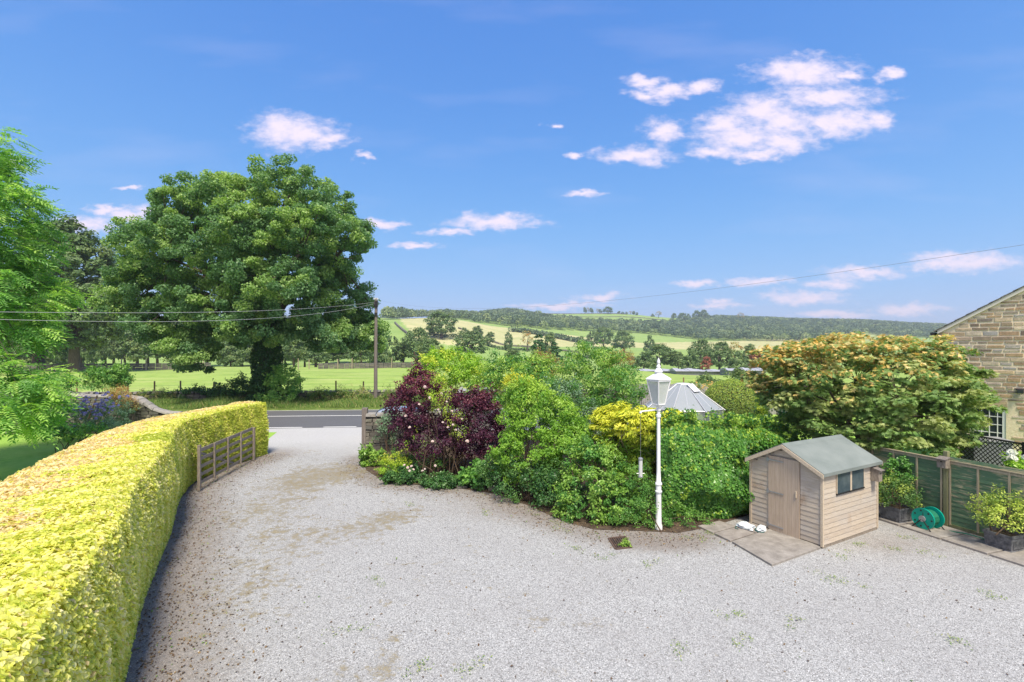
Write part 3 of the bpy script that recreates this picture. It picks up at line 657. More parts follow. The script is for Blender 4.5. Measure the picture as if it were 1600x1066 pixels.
WOODS = [[(596, 500), (640, 494), (700, 494), (735, 494), (735, 500), (690, 498), (668, 497)],
         [(730, 490), (800, 489), (860, 500), (1000, 500), (1110, 494), (1200, 499), (1340, 518), (1340, 535), (1240, 534), (1100, 532), (1000, 521), (900, 517), (850, 515), (790, 509), (738, 503)],
         [(1100, 493), (1200, 496), (1500, 495), (1620, 510), (1620, 530), (1420, 528), (1330, 521), (1200, 513)]]
def woods():
    Vs = []; Ns = []; Ls = []; cs = []; ts = []
    n = 90000; Y = np.exp(rng.uniform(np.log(380), np.log(1500), n)); u = rng.uniform(-.3, 1.1, n)
    keep = rng.random(n) < (Y / 1500) ** 1.0; Y, u = Y[keep], u[keep]; X = u * Y; Z = terr(X, Y)
    xi = 800 + F * u; yi = HY - F * (Z - H) / Y
    ok = np.zeros(len(Y), bool)
    for w in WOODS: ok |= inpoly(xi, yi, w)
    clear = inpoly(xi, yi, [(850, 480), (1075, 488), (1112, 497), (1075, 505), (1010, 510), (930, 508), (850, 500)]) | inpoly(xi, yi, [(1075, 490), (1115, 493), (1115, 500), (1080, 499)])
    ok &= ~clear; X, Y, Z = X[ok], Y[ok], Z[ok]
    # thin to about one tree per 9 m cell
    key = np.round(X / 10.).astype(int) * 10000 + np.round(Y / 13).astype(int); _, ii = np.unique(key, return_index=True); X, Y, Z = X[ii], Y[ii], Z[ii]
    m = len(X); q = 110; r = rng.uniform(4.6, 7.8, m); h = rng.uniform(8, 15, m); i = np.repeat(np.arange(m), q)
    d = sphere_dirs(m * q); d[:, 2] = np.abs(d[:, 2]) - .25; rr = .82 + .3 * rng.random(m * q)
    P = np.stack([X[i] + d[:, 0] * r[i] * rr, Y[i] + d[:, 1] * r[i] * rr, Z[i] + h[i] * .45 + d[:, 2] * h[i] * .55 * rr], 1)
    N = d + .45 * rng.normal(size=d.shape); tt = rng.random(m)
    leaf = leaf_mesh('hill_woodland', P, N, 2.6 * rng.uniform(.6, 1.3, m * q), 2.0, LM['wood'], t=np.clip(.65 * tt[i] + .35 * rng.random(m * q), 0, 1), c=(rng.random(m) < .22)[i] * 1.)
    tag(leaf, 'far blue-green woodland covering the upper hillside', 'woodland', kind='stuff')
    print('wood trees', m)
woods()
def hedgerow(pts, Y0s, h, label, name='hedgerow'):
    P = []; 
    for (a, Ya), (b, Yb) in zip(list(zip(pts, Y0s))[:-1], list(zip(pts, Y0s))[1:]):
        k = 26; s = np.linspace(0, 1, k); Yq = Ya + (Yb - Ya) * s; xq = a + (b - a) * s; P.append(np.stack([PX(xq, Yq), Yq], 1))
    P = np.concatenate(P); Z = terr(P[:, 0], P[:, 1]); C = np.stack([P[:, 0], P[:, 1], Z + h * .5], 1)
    Q, N, cl, i = fill(C, unit(rng.normal(size=C.shape)), 40, h * .75, .65); t = .6 * cl + .4 * rng.random(len(Q))
    c0 = C[len(C) // 2]; o = leaf_mesh(name, Q, N, h * .45, h * .35, LM['wood'], loc=(c0[0], c0[1], c0[2] - h / 2), t=t); return tag(o, label, 'hedge')
hedgerow([655, 760, 870], [310, 316, 330], 2.2, 'thin dark hedgerow along the bottom of the hay field left of the conifer')
hedgerow([885, 960, 990], [270, 262, 262], 2., 'dark field hedge in the valley below the wide low tree')
hedgerow([985, 1080, 1200], [255, 300, 330], 1.4, 'faint hedge line across the pale meadow above the tree row')
hedgerow([800, 850, 905], [520, 500, 470], 5, 'strip of scrub at the foot of the hill wood')
def far_wall(pts, Ys, h, label, thick=.6, step=1.):
    mb = MB(); P = []
    for (a, Ya), (b, Yb) in zip(list(zip(pts, Ys))[:-1], list(zip(pts, Ys))[1:]):
        L = np.hypot(PX(b, Yb) - PX(a, Ya), Yb - Ya); k = max(2, int(L / step)); s = np.linspace(0, 1, k + 1)[:-1]
        P += [(PX(a, Ya) + (PX(b, Yb) - PX(a, Ya)) * q, Ya + (Yb - Ya) * q) for q in s]
    P = np.array(P + [(PX(pts[-1], Ys[-1]), Ys[-1])])
    for p, q in zip(P[:-1], P[1:]):
        z0, z1 = float(terr(*p)), float(terr(*q)); d = np.array([q[0] - p[0], q[1] - p[1], z1 - z0]); n = unit(A(-d[1], d[0], 0)) * thick
        rows = 4 if step <= 1.05 else 1
        for r in range(rows):
            mb.rock(A(p[0], p[1], z0 - .3 + (h + .3) * r / rows) - n / 2 + n * random.uniform(-.06, .06), d * .97, n, A(0, 0, (h + .3) / rows * random.uniform(.9, 1.05)), .06)
    o = mb.build('field_wall', M['wallstone'], loc=(P[0][0], P[0][1], float(terr(*P[0])))); return tag(o, label, 'wall')
far_wall([-120, 60, 180, 330], [84, 90, 95, 103], 1.35, 'dry stone wall along the far side of the green field, left of the sycamore')
far_wall([497, 570, 700], [107, 111, 119], 1.25, 'dry stone wall at the far side of the green field behind the telegraph pole')
far_wall([617, 628, 640, 652], [380, 330, 290, 262], 1.5, 'dark stone wall running down the hillside beside the hay field', 1.2, 2.2)
far_wall([716, 760, 810, 850, 905], [385, 372, 360, 352, 345], 1.4, 'long stone wall slanting across the hay field below the hill wood', 1.2, 2.5)
far_wall([880, 960, 1040], [960, 1000, 1040], 1.6, 'thin stone wall crossing the green top of the hill', 1.5, 5.)
far_wall([838, 900, 980], [1060, 1075, 1085], 1.6, 'stone wall along the very crest of the hill', 1.5, 5.)
def post(x, ytop, Y, z0, r, mat, label, group):
    X = PX(x, Y); zt = PZ(ytop, Y); mb = MB(); mb.tube([(X, Y, z0 - .1), (X + random.uniform(-.03, .03), Y, zt)], [r, r * .9], 6); mb.build_loc = (X, Y, z0)
    return tag(mb.build('fence_post', mat, loc=(X, Y, z0)), label, 'post', group)
for x in (60, 120, 200, 241, 282, 334, 469, 525, 568):
    post(x, 597 + random.uniform(-2, 1), 43.5, -.03, .07, M['redpost'], 'brown wooden stake in the field just behind the roadside wall', 'stakes behind the roadside wall')
for x in (190, 228, 318, 441, 466, 483, 528, 550, 612):
    Y = 100 + (x - 300) * .04; X = PX(x, Y); post(x, 560 + random.uniform(-1, 2), Y - 1.2, float(terr(X, Y - 1.2)), .11, M['batten'], 'pale fence stake standing by the far field wall', 'stakes by the far field wall')

# low grey sheds in the valley
for k, (x0, x1, Y, yt) in enumerate([(996, 1052, 118, 577), (1050, 1090, 112, 576), (1086, 1134, 116, 577.5), (1130, 1188, 110, 575)]):
    X0, X1 = PX(x0, Y), PX(x1, Y); z = float(terr((X0 + X1) / 2, Y)); zt = PZ(yt, Y); ze = zt - (.55 if k % 2 else .4)
    z = min(z, ze - 1.2)
    lab = ['leftmost of the low grey roofed sheds below the tree row', 'small grey shed with a humped roof, second from left below the tree row', 'long low grey shed in front of the copper tree', 'palest grey shed, beside the left edge of the maple'][k]
    t = thing('low_shed', ((X0 + X1) / 2, Y, z), lab, 'shed', 'grey sheds below the tree row')
    mb = MB(); mb.obox((X0 + .2, Y - 2.2, z - .5), (X1 - X0 - .4, 0, 0), (0, 4.4, 0), (0, 0, ze - z + .45)); mb.build('wall', plain('shed_wall_grey', (.22, .23, .25), .8), t)
    mb = MB(); n = 9
    for i in range(n):
        a = X0 + (X1 - X0) * i / n; b = X0 + (X1 - X0) * (i + 1) / n - .03; hh = .12 * sin(i * 1.3 + k)
        mb.prism([(a, Y - 2.6, ze), (a, Y - 2.6, ze + .08), (a, Y, zt + hh), (a, Y + 2.6, ze + .08), (a, Y + 2.6, ze)], (b - a, 0, 0))
    mb.build('roof', plain('shed_roof_grey', (.36, .37, .41), .6, var=.3, nscale=.8), t)

# ------------------------------------------------------------------ dry stone walls near the road
def stone_wall(name, pts, hts, thick, label, z0=0., course=.13, lmin=.18, lmax=.5, cope=None, loc=None):
    P = np.array(pts, float); s = np.concatenate([[0], np.cumsum(np.linalg.norm(np.diff(P, axis=0), axis=1))]); Lt = s[-1]
    at = lambda q: np.array([np.interp(q, s, P[:, 0]), np.interp(q, s, P[:, 1])]); ht = lambda q: float(np.interp(q, s, hts))
    root = thing(name, (P[0][0], P[0][1], z0), label, 'wall')
    mb = MB(); core = MB()
    q = 0.
    while q < Lt:
        q2 = min(q + .5, Lt); a, b = at(q), at(q2); d = b - a
        if np.linalg.norm(d) < 1e-4: break
        n = unit(A(-d[1], d[0])) ; core.obox(A(*(a - n * thick * .4), z0 - .1), A(*d, 0), A(*(n * thick * .8), 0), A(0, 0, min(ht(q), ht(q2)) - .02 + .1)); q = q2
    z = 0.
    while z < max(hts):
        ch = course * random.uniform(.7, 1.35); q = random.uniform(-.2, 0)
        while q < Lt:
            l = random.uniform(lmin, lmax); a_, b_ = max(q, 0), min(q + l, Lt)
            if b_ - a_ > .05 and z + ch * .6 < ht((a_ + b_) / 2):
                a, b = at(a_), at(b_); d = b - a; n = unit(A(-d[1], d[0]))
                for sg in (-1, 1):
                    o = a + n * sg * thick * .5; dep = n * -sg * thick * .35; jit = n * sg * random.uniform(-.03, .03)
                    mb.rock(A(*(o + jit), z0 + z), A(*(d * .96), 0), A(*dep, 0), A(0, 0, ch * .93), .07)
            q += l
        z += ch
    core.build('core', M['core'], root); mb.build('stonework', M['wallstone'], root)
    if cope:
        cm = MB(); q = 0.
        while q < Lt - .02:
            l = cope[0] * random.uniform(.7, 1.3); a, b = at(q), at(min(q + l, Lt)); d = b - a; n = unit(A(-d[1], d[0])); h0 = ht(q); h1 = ht(min(q + l, Lt)); hh = cope[1] * random.uniform(.75, 1.2)
            w = thick * 1.12
            e = A(*(d * (1 - cope[2])), (h1 - h0) * (1 - cope[2]))
            if cope[3] == 'round':
                prof = [(-.5, 0), (-.46, .5), (-.3, .86), (0, 1), (.3, .86), (.46, .5), (.5, 0)]
                cm.prism([A(*(a + n * w * u), z0 + h0 - .02 + v * hh) for u, v in prof], e)
            else: cm.rock(A(*(a - n * w / 2), z0 + h0 - .02), e, A(*(n * w), 0), A(0, 0, hh), .08)
            q += l
        cm.build('coping', M['capstone'], root)
    return root
stone_wall('roadside_wall', [(x, RY(x, 8.6)) for x in (-75, -50, -30, -10, 14)], [.72] * 5, .45, 'low dark roadside dry stone wall with upright coping stones beyond the grass bank', .25, .16, .3, .8, (.42, .16, .42, 'rock'))
stone_wall('sweeping_wall', [(-34, 26.6), (-27, 26.8), (-23.5, 26.9), (-21.2, 26.6), (-20.2, 26.2), (-19.5, 25.9), (-18.9, 25.9), (-18.2, 26), (-17, 26.2), (-14.2, 26.6)], [2.0, 2.0, 2.0, 1.98, 1.93, 1.72, 1.35, 1.12, 1.06, 1.06], .5, 'old stone wall sweeping down in a curve from tall to low beside the drive entrance', 0, .14, .2, .55, (.3, .17, .0, 'round'))
stone_wall('entrance_wall', [(-6.66, 22.2), (-5.2, 22.5), (-3.2, 23.4)], [1.55, 1.55, 1.5], .45, 'short dry stone wall with mossy top behind the wooden gatepost', 0, .15, .25, .6, (.5, .13, .05, 'rock'))

# ------------------------------------------------------------------ hedge
def bumps(a, b, n, la, lb, wr, ar):
    r = np.zeros(len(a))
    for k in range(n):
        ca, cb, w, h = random.uniform(0, la), random.uniform(0, lb), random.uniform(*wr), random.uniform(*ar); r += h * np.exp(-((a - ca) ** 2 + (b - cb) ** 2) / w ** 2)
    return r
def beech_hedge():
    root = thing('beech_hedge', (float(HF[40][0]), float(HF[40][1]), 0), 'long clipped beech hedge with bright yellow-green leaves and pinkish young tips on top', 'hedge')
    T = np.gradient(HF, axis=0); T = unit(T); Ln = np.stack([-T[:, 1], T[:, 0]], 1)
    K = len(HF); n = 270000; s = rng.random(n) * (K - 1.001); w8 = rng.random(n); i = s.astype(int); fr = s - i
    def lerp(Aa): return Aa[i] * (1 - fr)[:, None] + Aa[i + 1] * fr[:, None] if Aa.ndim == 2 else Aa[i] * (1 - fr) + Aa[i + 1] * fr
    f0, ln, wd, hh = lerp(HF), lerp(Ln), lerp(HWd), lerp(HHt)
    # perimeter: front face 0..a, top a..b, back b..1
    per = hh * 1.0 + wd + hh * .45; p = rng.random(n) * per
    front = p < hh; top = (~front) & (p < hh + wd); back = ~(front | top)
    v = np.where(front, p / hh, np.where(top, (p - hh) / wd, (p - hh - wd) / hh))
    lump = -bumps(s * HLEN / (K - 1), p, 260, HLEN, 6.3, (.12, .45), (-.09, .10))
    lat = np.where(front, .10 * (v ** 2) - .10 * np.sin(v * 3.1), np.where(top, .10 + v * (wd - .2), wd - .08))
    zz = np.where(front, v * hh, np.where(top, hh, hh * (1 - v)))
    # round the edges
    ed = np.where(top, np.minimum(v, 1 - v) * wd, 9); zz = zz - np.where(top & (ed < .2), .11 * (1 - ed / .2) ** 2, 0)
    lat = lat + 0
    depth = np.abs(rng.normal(size=n)) * .06 - .05 + lump * .6
    nx = np.where(front, -1., np.where(back, 1., 0.)); nz = np.where(top, 1., .15); rnd = np.where(top & (v < .15), -.6, 0) + np.where(top & (v > .85), .6, 0); nx = nx + rnd
    nlat = nx; lat2 = lat - nlat * depth; z2 = np.maximum(zz - np.where(top, depth, 0), .03)
    xy = f0 + ln * lat2[:, None]
    P = np.stack([xy[:, 0], xy[:, 1], z2], 1)
    Nn = np.stack([ln[:, 0] * nlat, ln[:, 1] * nlat, nz + np.where(front | back, 1.0, 0)], 1)
    Nn = unit(Nn) + rng.normal(size=(n, 3)) * .36
    Yv = P[:, 1]
    zone = np.clip((np.where(top, v, np.where(back, 1.2, 0)) - .38 - .16 * np.sin(s * .7) - .1 * np.sin(s * 2.9 + v * 11) + .02 * (s - 40) / 10 - .02) * 4, 0, 1) * np.clip((Yv - 4.4) / 2, 0, 1)
    zone = np.where(rng.random(n) < zone * .85, 1., 0.) * rng.uniform(.6, 1, n)
    zone = np.maximum(zone, (rng.random(n) < .035) * .8)
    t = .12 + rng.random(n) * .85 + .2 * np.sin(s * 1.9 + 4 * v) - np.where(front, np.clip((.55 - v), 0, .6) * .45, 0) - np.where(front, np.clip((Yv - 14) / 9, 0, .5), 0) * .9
    grn = (np.hypot(P[:, 0] + 9.4, P[:, 1] - 13.2) < .7) & (rng.random(n) < .7); t = np.where(grn, -1, t); zone = np.where(grn, 0, zone)
    L = .06 * rng.uniform(.5, 1.7, n)
    # far end cap
    m = 9000; la = rng.random(m) * HWd[-1]; za = .05 + rng.random(m) * (HHt[-1] - .05); dp = np.abs(rng.normal(size=m)) * .09
    e0 = HF[-1] + Ln[-1] * la[:, None] - T[-1] * dp[:, None]; P2 = np.stack([e0[:, 0], e0[:, 1], za], 1); N2 = np.array([T[-1][0], T[-1][1], .4]) + rng.normal(size=(m, 3)) * .5
    P = np.concatenate([P, P2]); Nn = np.concatenate([Nn, N2]); t = np.concatenate([t, rng.random(m) * .5]); zone = np.concatenate([zone, np.zeros(m)]); L = np.concatenate([L, np.full(m, .065)])
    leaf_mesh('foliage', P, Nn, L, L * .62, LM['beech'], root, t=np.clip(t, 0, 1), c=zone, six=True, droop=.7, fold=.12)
    mb = MB()                                          # dense twiggy inside
    for a in range(0, K - 1):
        b = a + 1; q = []
        for k in (a, b):
            for (l, z) in ((.24, .0), (.26, HHt[k] - .24), (HWd[k] - .26, HHt[k] - .24), (HWd[k] - .24, 0)):
                pxy = HF[k] + Ln[k] * l; q.append((pxy[0], pxy[1], z))
        mb.add(q, [(0, 1, 5, 4), (1, 2, 6, 5), (2, 3, 7, 6)] + ([(3, 2, 1, 0)] if a == 0 else []) + ([(4, 5, 6, 7)] if b == K - 1 else []))
    mb.build('stems', M['twig'], root)
beech_hedge()

# ------------------------------------------------------------------ field gate, posts
def field_gate():
    a = A(-10.18, 15.75, 0); b = A(-10.72, 20.1, 0)
    root = thing('field_gate', tuple(a), 'grey wooden five bar gate standing open against the clipped hedge', 'gate'); d = unit(b - a); n = A(d[1], -d[0], 0)
    for i, z in enumerate((.24, .50, .76, 1.02, 1.30)):
        mb = MB(); mb.bar(a + A(0, 0, z), b + A(0, 0, z + .02), .035, .105 if i < 4 else .12); mb.build('rail', M['gate'], root, bevel=.006)
    Lg = np.linalg.norm(b - a)
    for q in (0., .235, .47, .72, 1.):
        p = a + d * Lg * q; end = q in (0., 1.); mb = MB(); w = .09 if end else .075
        mb.bar(p + n * .05 + A(0, 0, .02 if end else .16), p + n * .05 + A(0, 0, 1.5 if q == 0 else 1.37), w, .05 if not end else .085, up=n); mb.build('stile' if end else 'upright', M['gate'], root, bevel=.006)
    mb = MB(); mb.bar(a + A(0, 0, 1.25) + d * .1 - n * .045, a + d * Lg * .62 + A(0, 0, .28) - n * .045, .03, .08); mb.build('brace', M['gate'], root)
field_gate()
mb = MB(); p = GP(570, 703); mb.bar(p - A(0, 0, .1), p + A(.01, 0, 1.92), .24, .22, up=(0, 1, 0)); tag(mb.build('gatepost', M['pole'], loc=tuple(p), bevel=.015), 'thick weathered wooden gatepost at the end of the short stone wall', 'gatepost')

# ------------------------------------------------------------------ telegraph pole and wires
pb = A(PX(587, 40), 40, .3); ptop = PZ(466, 40)
t = thing('telegraph_pole', tuple(pb), 'tall grey timber telegraph pole on the far bank beside the sycamore', 'pole')
mb = MB(); mb.tube([pb - A(0, 0, .3), pb + A(0, 0, 4), A(pb[0] + .05, 40, ptop)], [.16, .14, .115], 12); mb.build('pole', M['pole'], t, smooth=True)
mb = MB(); mb.box((pb[0] + .05, 39.85, ptop - .75), (.34, .12, .5)); mb.build('terminal_box', M['black'], t, bevel=.02); mb = MB(); mb.box((pb[0] + .05, 39.88, ptop - 1.5), (.2, .1, .3)); mb.build('terminal_box', M['black'], t, bevel=.02)
for k in range(6): mb = MB(); mb.box((pb[0] + (.15 if k % 2 else -.1), 40, ptop - 2 - k * .35), (.14, .03, .03)); mb.build('step_iron', M['steel'], t)
for k in range(3):
    mb = MB(); mb.lathe((pb[0] + .05 + (k - 1) * .14, 39.9, ptop - .15), [(.03, 0), (.05, .04), (.035, .08), (.05, .12), (.02, .16)], 8); mb.build('insulator', M['white'], t, smooth=True)
def wire(a, b, sag, r, label, mat):
    q = np.linspace(0, 1, 40)[:, None]; P = a + (b - a) * q - A(0, 0, 1) * sag * 4 * q * (1 - q)
    mb = MB(); mb.tube(P, r, 5); tag(mb.build('overhead_wire', mat, loc=tuple(a), smooth=True), label, 'wire')
wm = plain('pale_cable', (.5, .5, .52), .5, var=.05); wb = plain('dark_cable', (.2, .2, .22), .5, var=.05)
tp = A(pb[0], 39.8, ptop - .35)
wire(tp, A(PX(-420, 10), 10, PZ(479, 10)), .42, .0075, 'upper pale overhead wire crossing in front of the sycamore to the pole', wm)
wire(tp - A(0, 0, .12), A(PX(-420, 9.7), 9.7, PZ(482, 9.7)), .75, .0075, 'lower pale overhead wire sagging in front of the sycamore', wm)
wire(tp + A(.1, 0, .2), A(PX(1700, 8), 8, PZ(367, 8)), .95, .0035, 'single dark overhead wire rising across the sky above the house', wb)

# ------------------------------------------------------------------ lamp post and bird feeder
def lamp():
    b = GP(1029, 827); root = thing('lamp_post', tuple(b), 'tall white Victorian style lamp post with glazed lantern beside the ivy hedge', 'lamp post')
    mb = MB(); mb.lathe(b, [(0.0957, -.02), (0.0957, .10), (0.0766, .15), (0.0696, .6), (0.0670, .92), (0.0853, .94), (0.0887, .98), (0.0696, 1.0), (0.0696, 1.13), (0.0887, 1.15), (0.0853, 1.19), (0.0592, 1.22), (0.0505, 1.5), (0.0452, 2.4), (0.0409, 2.85), (0.0609, 2.87), (0.0626, 2.93), (0.0435, 2.95), (0.0418, 3.02), (0.0609, 3.04), (0.0609, 3.09), (0.0400, 3.12), (0.0435, 3.2), (0.0696, 3.24), (0.0261, 3.27)], 18)
    lp = NT('chipped_lamp_paint'); q = lp.noise(26, 5, .7); q2 = lp.noise(5, 4, .6, lp.scale((1, 1, .35))); lp.pbr(lp.mix(lp.rng(q, .66, .72, 0, .85), lp.mix(lp.rng(q2, .42, .72, 0, .55), (.74, .75, .76), (.44, .43, .40)), (.20, .13, .09)), .45, lp.bump(q, .15, .004))
    mb.build('column', lp.mat, root, smooth=True)
    mb = MB(); z = 3.03; mb.tube([b + A(-.46, 0, z - .02), b + A(-.02, 0, z + .03)], .02, 8); mb.lathe(b + A(-.46, 0, z - .05), [(.01, -.03), (.035, 0), (.01, .05)], 8); mb.build('bracket_arm', M['white'], root, smooth=True)
    L0, z0, z1 = .125, 3.2, 3.80; R1 = .225; rot = R(28)
    cs = [(cos(rot + pi / 2 * k + pi / 4), sin(rot + pi / 2 * k + pi / 4)) for k in range(4)]
    fr = MB()
    lo = [b + A(c * L0 * 1.2, s_ * L0 * 1.2, z0) for c, s_ in cs]; hi = [b + A(c * R1 * 1.25, s_ * R1 * 1.25, z1) for c, s_ in cs]
    for k in range(4):
        fr.tube([lo[k], hi[k]], .017, 6); fr.tube([lo[k], lo[(k + 1) % 4]], .018, 6); fr.tube([hi[k], hi[(k + 1) % 4]], .02, 6)
        fr.tube([b + A(0, 0, 3.1), lo[k]], .013, 5)
    fr.build('lantern_frame', M['white'], root, smooth=True)
    gm = NT('frosted_lantern_glass'); g = gm.n('ShaderNodeBsdfPrincipled', {'Base Color': (.66, .7, .68), 'Roughness': .1}); tr = gm.n('ShaderNodeBsdfTransparent'); mx = gm.n('ShaderNodeMixShader'); mx.inputs[0].default_value = .5
    gm.nt.links.new(tr.outputs[0], mx.inputs[1]); gm.nt.links.new(g.outputs[0], mx.inputs[2]); gm.nt.links.new(mx.outputs[0], gm.out.inputs[0])
    for k in range(4):
        q = MB(); a0, a1, a2, a3 = lo[k], lo[(k + 1) % 4], hi[(k + 1) % 4], hi[k]; inn = lambda p: p + (A(b[0], b[1], p[2]) - p) * .06
        nrm = unit(np.cross(a1 - a0, a3 - a0)) * .005; q.prism([inn(a0), inn(a1), inn(a2), inn(a3)], nrm); q.build('lantern_pane', gm.mat, root)
    mb = MB(); zc = z1 + .02; k4 = rot + pi / 4
    mb.lathe(b + A(0, 0, zc), [(.30, 0), (.32, .015), (.30, .045), (.125, .15), (.11, .16)], 4, ang=k4); mb.build('lantern_roof', M['white'], root)
    mb = MB(); mb.lathe(b + A(0, 0, zc + .14), [(.095, 0), (.095, .06), (.11, .075), (.09, .10), (.065, .15), (.04, .18), (.056, .20), (.046, .23), (.025, .26), (.045, .30), (.04, .34), (.012, .41), (.003, .43)], 14); mb.build('finial', M['white'], root, smooth=True)
    mb = MB(); mb.lathe(b + A(0, 0, 3.27), [(.03, 0), (.03, .2), (.05, .22), (.06, .32), (.03, .4)], 10); mb.build('lamp_holder', plain('lamp_holder_grey', (.35, .35, .33), .5), root, smooth=True)
    f = b + A(-.46, 0, 0); r2 = thing('bird_feeder', (f[0], f[1], 1.2), 'clear tube bird feeder hanging on a long wire from the lamp post arm', 'bird feeder')
    zt = PZ(716, b[1]); zb = PZ(746, b[1])
    q = MB(); q.tube([f + A(0, 0, z - .06), f + A(0, 0, zt)], .003, 5); q.build('hanging_wire', M['steel'], r2)
    gm2 = NT('feeder_tube'); gm2.pbr((.5, .52, .5), .15)
    q = MB(); q.lathe(f + A(0, 0, zb), [(.05, .03), (.05, zt - zb - .05)], 12); q.build('tube', gm2.mat, r2, smooth=True)
    q = MB(); q.lathe(f + A(0, 0, zb), [(.06, 0), (.065, .01), (.065, .035), (.05, .04)], 12); q.tube([f + A(-.1, 0, zb + .1), f + A(.1, 0, zb + .1)], .008, 5); q.build('perch_base', M['steel'], r2, smooth=True)
    q = MB(); q.lathe(f + A(0, 0, zt - .05), [(.055, 0), (.06, .01), (.06, .05), (.03, .07)], 12); q.build('lid', M['steel'], r2, smooth=True)
lamp()

# ------------------------------------------------------------------ garden shed
SC = A(7.17, 11.24, 0); sa = A(-.486, .874, 0); sb = A(.874, .486, 0); UZ = A(0, 0, 1)
SW, SL, EZ, RZ = 1.80, 2.46, 1.74, 2.22
def sp_(s, t_, z): return SC + sa * s + sb * t_ + UZ * z
def shed():
    root = thing('garden_shed', tuple(SC), 'small timber garden shed with overlapping boards, plank door and green felt roof', 'shed')
    gz = lambda s: EZ + (RZ - EZ) * (1 - abs(s - SW / 2) / (SW / 2))
    mb = MB()
    mb.prism([sp_(.03, .03, .06), sp_(SW - .03, .03, .06), sp_(SW - .03, .03, EZ), sp_(SW / 2, .03, RZ - .03), sp_(.03, .03, EZ)], sb * (SL - .06), t=.5)
    rh = .118; nrow = 19
    def board(s0, s1, z0, z1, side):
        if s1 - s0 < .05: return
        cuts = [s0] + sorted(random.sample([s0 + (s1 - s0) * .3, s0 + (s1 - s0) * .68, s0 + (s1 - s0) * .5], 1 if (s1 - s0) > 1.2 and random.random() < .5 else 0)) + [s1]
        for a_, b_ in zip(cuts[:-1], cuts[1:]):
            b_ -= .004 if b_ != s1 else 0
            if side == 'front': P = lambda s, z, d: sp_(s, -d, z)
            elif side == 'back': P = lambda s, z, d: sp_(s, SL + d, z)
            elif side == 'win': P = lambda s, z, d: sp_(-d, s, z)
            else: P = lambda s, z, d: sp_(SW + d, s, z)
            wv = random.uniform(-.0015, .0025)
            mb.prism([P(a_, z0, -.01), P(a_, z0, .012 + wv), P(a_, z1, .003), P(a_, z1, -.01)], P(b_, z0, 0) - P(a_, z0, 0))
    for k in range(nrow):
        z0 = .07 + k * rh; z1 = z0 + rh + .004
        lim = lambda z: (0, SW) if z < EZ else ((z - EZ) / (RZ - EZ) * SW / 2, SW - (z - EZ) / (RZ - EZ) * SW / 2)
        l, r = lim(z1)
        if z0 < RZ - .08:
            if z0 < 1.9: board(max(l, 0), .50, z0, z1, 'front'); board(1.31, r, z0, z1, 'front')
            else: board(l, r, z0, z1, 'front')
            board(l, r, z0, z1, 'back')
        if z1 < EZ + .01:
            if z1 > 1.2 and z0 < 1.7:
                board(0, .55, z0, z1, 'win'); board(1.80, SL, z0, z1, 'win')
            else: board(0, SL, z0, z1, 'win')
            board(0, SL, z0, z1, 'far')
    mb.build('wall', M['pine'], root)
    for (s, t_) in ((0, 0), (SW, 0), (0, SL), (SW, SL)):
        tr = MB(); tr.obox(sp_(s - .03 if s else -.028, (-.03 if t_ == 0 else t_ - .02), .04), sa * .055, sb * .05, UZ * (EZ - .06)); tr.build('corner_trim', M['trim'], root)
    d = MB(); n = 8; s0, s1 = .51, 1.30
    for k in range(n):
        a_ = s0 + (s1 - s0) * k / n; d.obox(sp_(a_ + .0012, -.030, .05 + .001 * k), sa * ((s1 - s0) / n - .0024), sb * .020, UZ * 1.86)
    door = d.build('door', M['door'], root)
    for z in (.16, 1.0, 1.80):
        q = MB(); q.obox(sp_(1.36, -.043, z), -sa * .46, sb * .008, UZ * .028); q.obox(sp_(1.33, -.048, z - .035), -sa * .05, sb * .012, UZ * .1); q.build('hinge', M['steel'], door)
    q = MB(); q.obox(sp_(.60, -.06, 1.02), -sa * .035, sb * .03, UZ * .16); q.build('handle', M['trim'], door, bevel=.006)
    fr = MB(); f0, f1, zb, zt = .56, 1.80, 1.19, 1.70
    for a_, b_ in ((f0, f0 + .014), (f1 - .03, f1), ((f0 + f1) / 2 - .035, (f0 + f1) / 2 + .035)): fr.obox(sp_(-.036, a_, zb), sb * (b_ - a_), sa * .04, UZ * (zt - zb))
    q = MB(); q.obox(sp_(-.04, f0 - .01, zb - .028), sb * (f1 - f0 + .02), sa * .04, UZ * .026); sill_ = q; fr.obox(sp_(-.037, f0, zt), sb * (f1 - f0), sa * .04, UZ * .03)
    w = fr.build('window', M['trim'], root); sill_.build('sill', M['black'], w)
    for a_, b_ in ((f0 + .016, (f0 + f1) / 2 - .037), ((f0 + f1) / 2 + .037, f1 - .032)):
        q = MB(); q.obox(sp_(-.030, a_, zb + .002), sb * (b_ - a_), sa * .004, UZ * (zt - zb - .004)); q.build('pane', M['shedglass'], w)
    rf = MB(); o = .09; sl = (RZ - EZ) / (SW / 2); th = .028
    for sg in (0, 1):
        e = -o if sg == 0 else SW + o; ze = EZ - sl * o + .03; zr = RZ + .03
        rf.prism([sp_(e, -.10, ze), sp_(SW / 2, -.10, zr), sp_(SW / 2, -.10, zr + th), sp_(e, -.10, ze + th)], sb * (SL + .2))
        rf.obox(sp_(e - (.004 if sg == 0 else 0), -.104, ze - .045), sa * .004, sb * (SL + .208), UZ * (.045 + th + .003))
    rf.prism([sp_(SW / 2 - .12, -.103, RZ + .03 + th - .12 * sl + .003), sp_(SW / 2, -.103, RZ + .03 + th + .003), sp_(SW / 2 + .12, -.103, RZ + .03 + th - .12 * sl + .003), sp_(SW / 2, -.103, RZ + .034 + th + .004)], sb * (SL + .206))
    rf.build('roof', M['felt'], root)
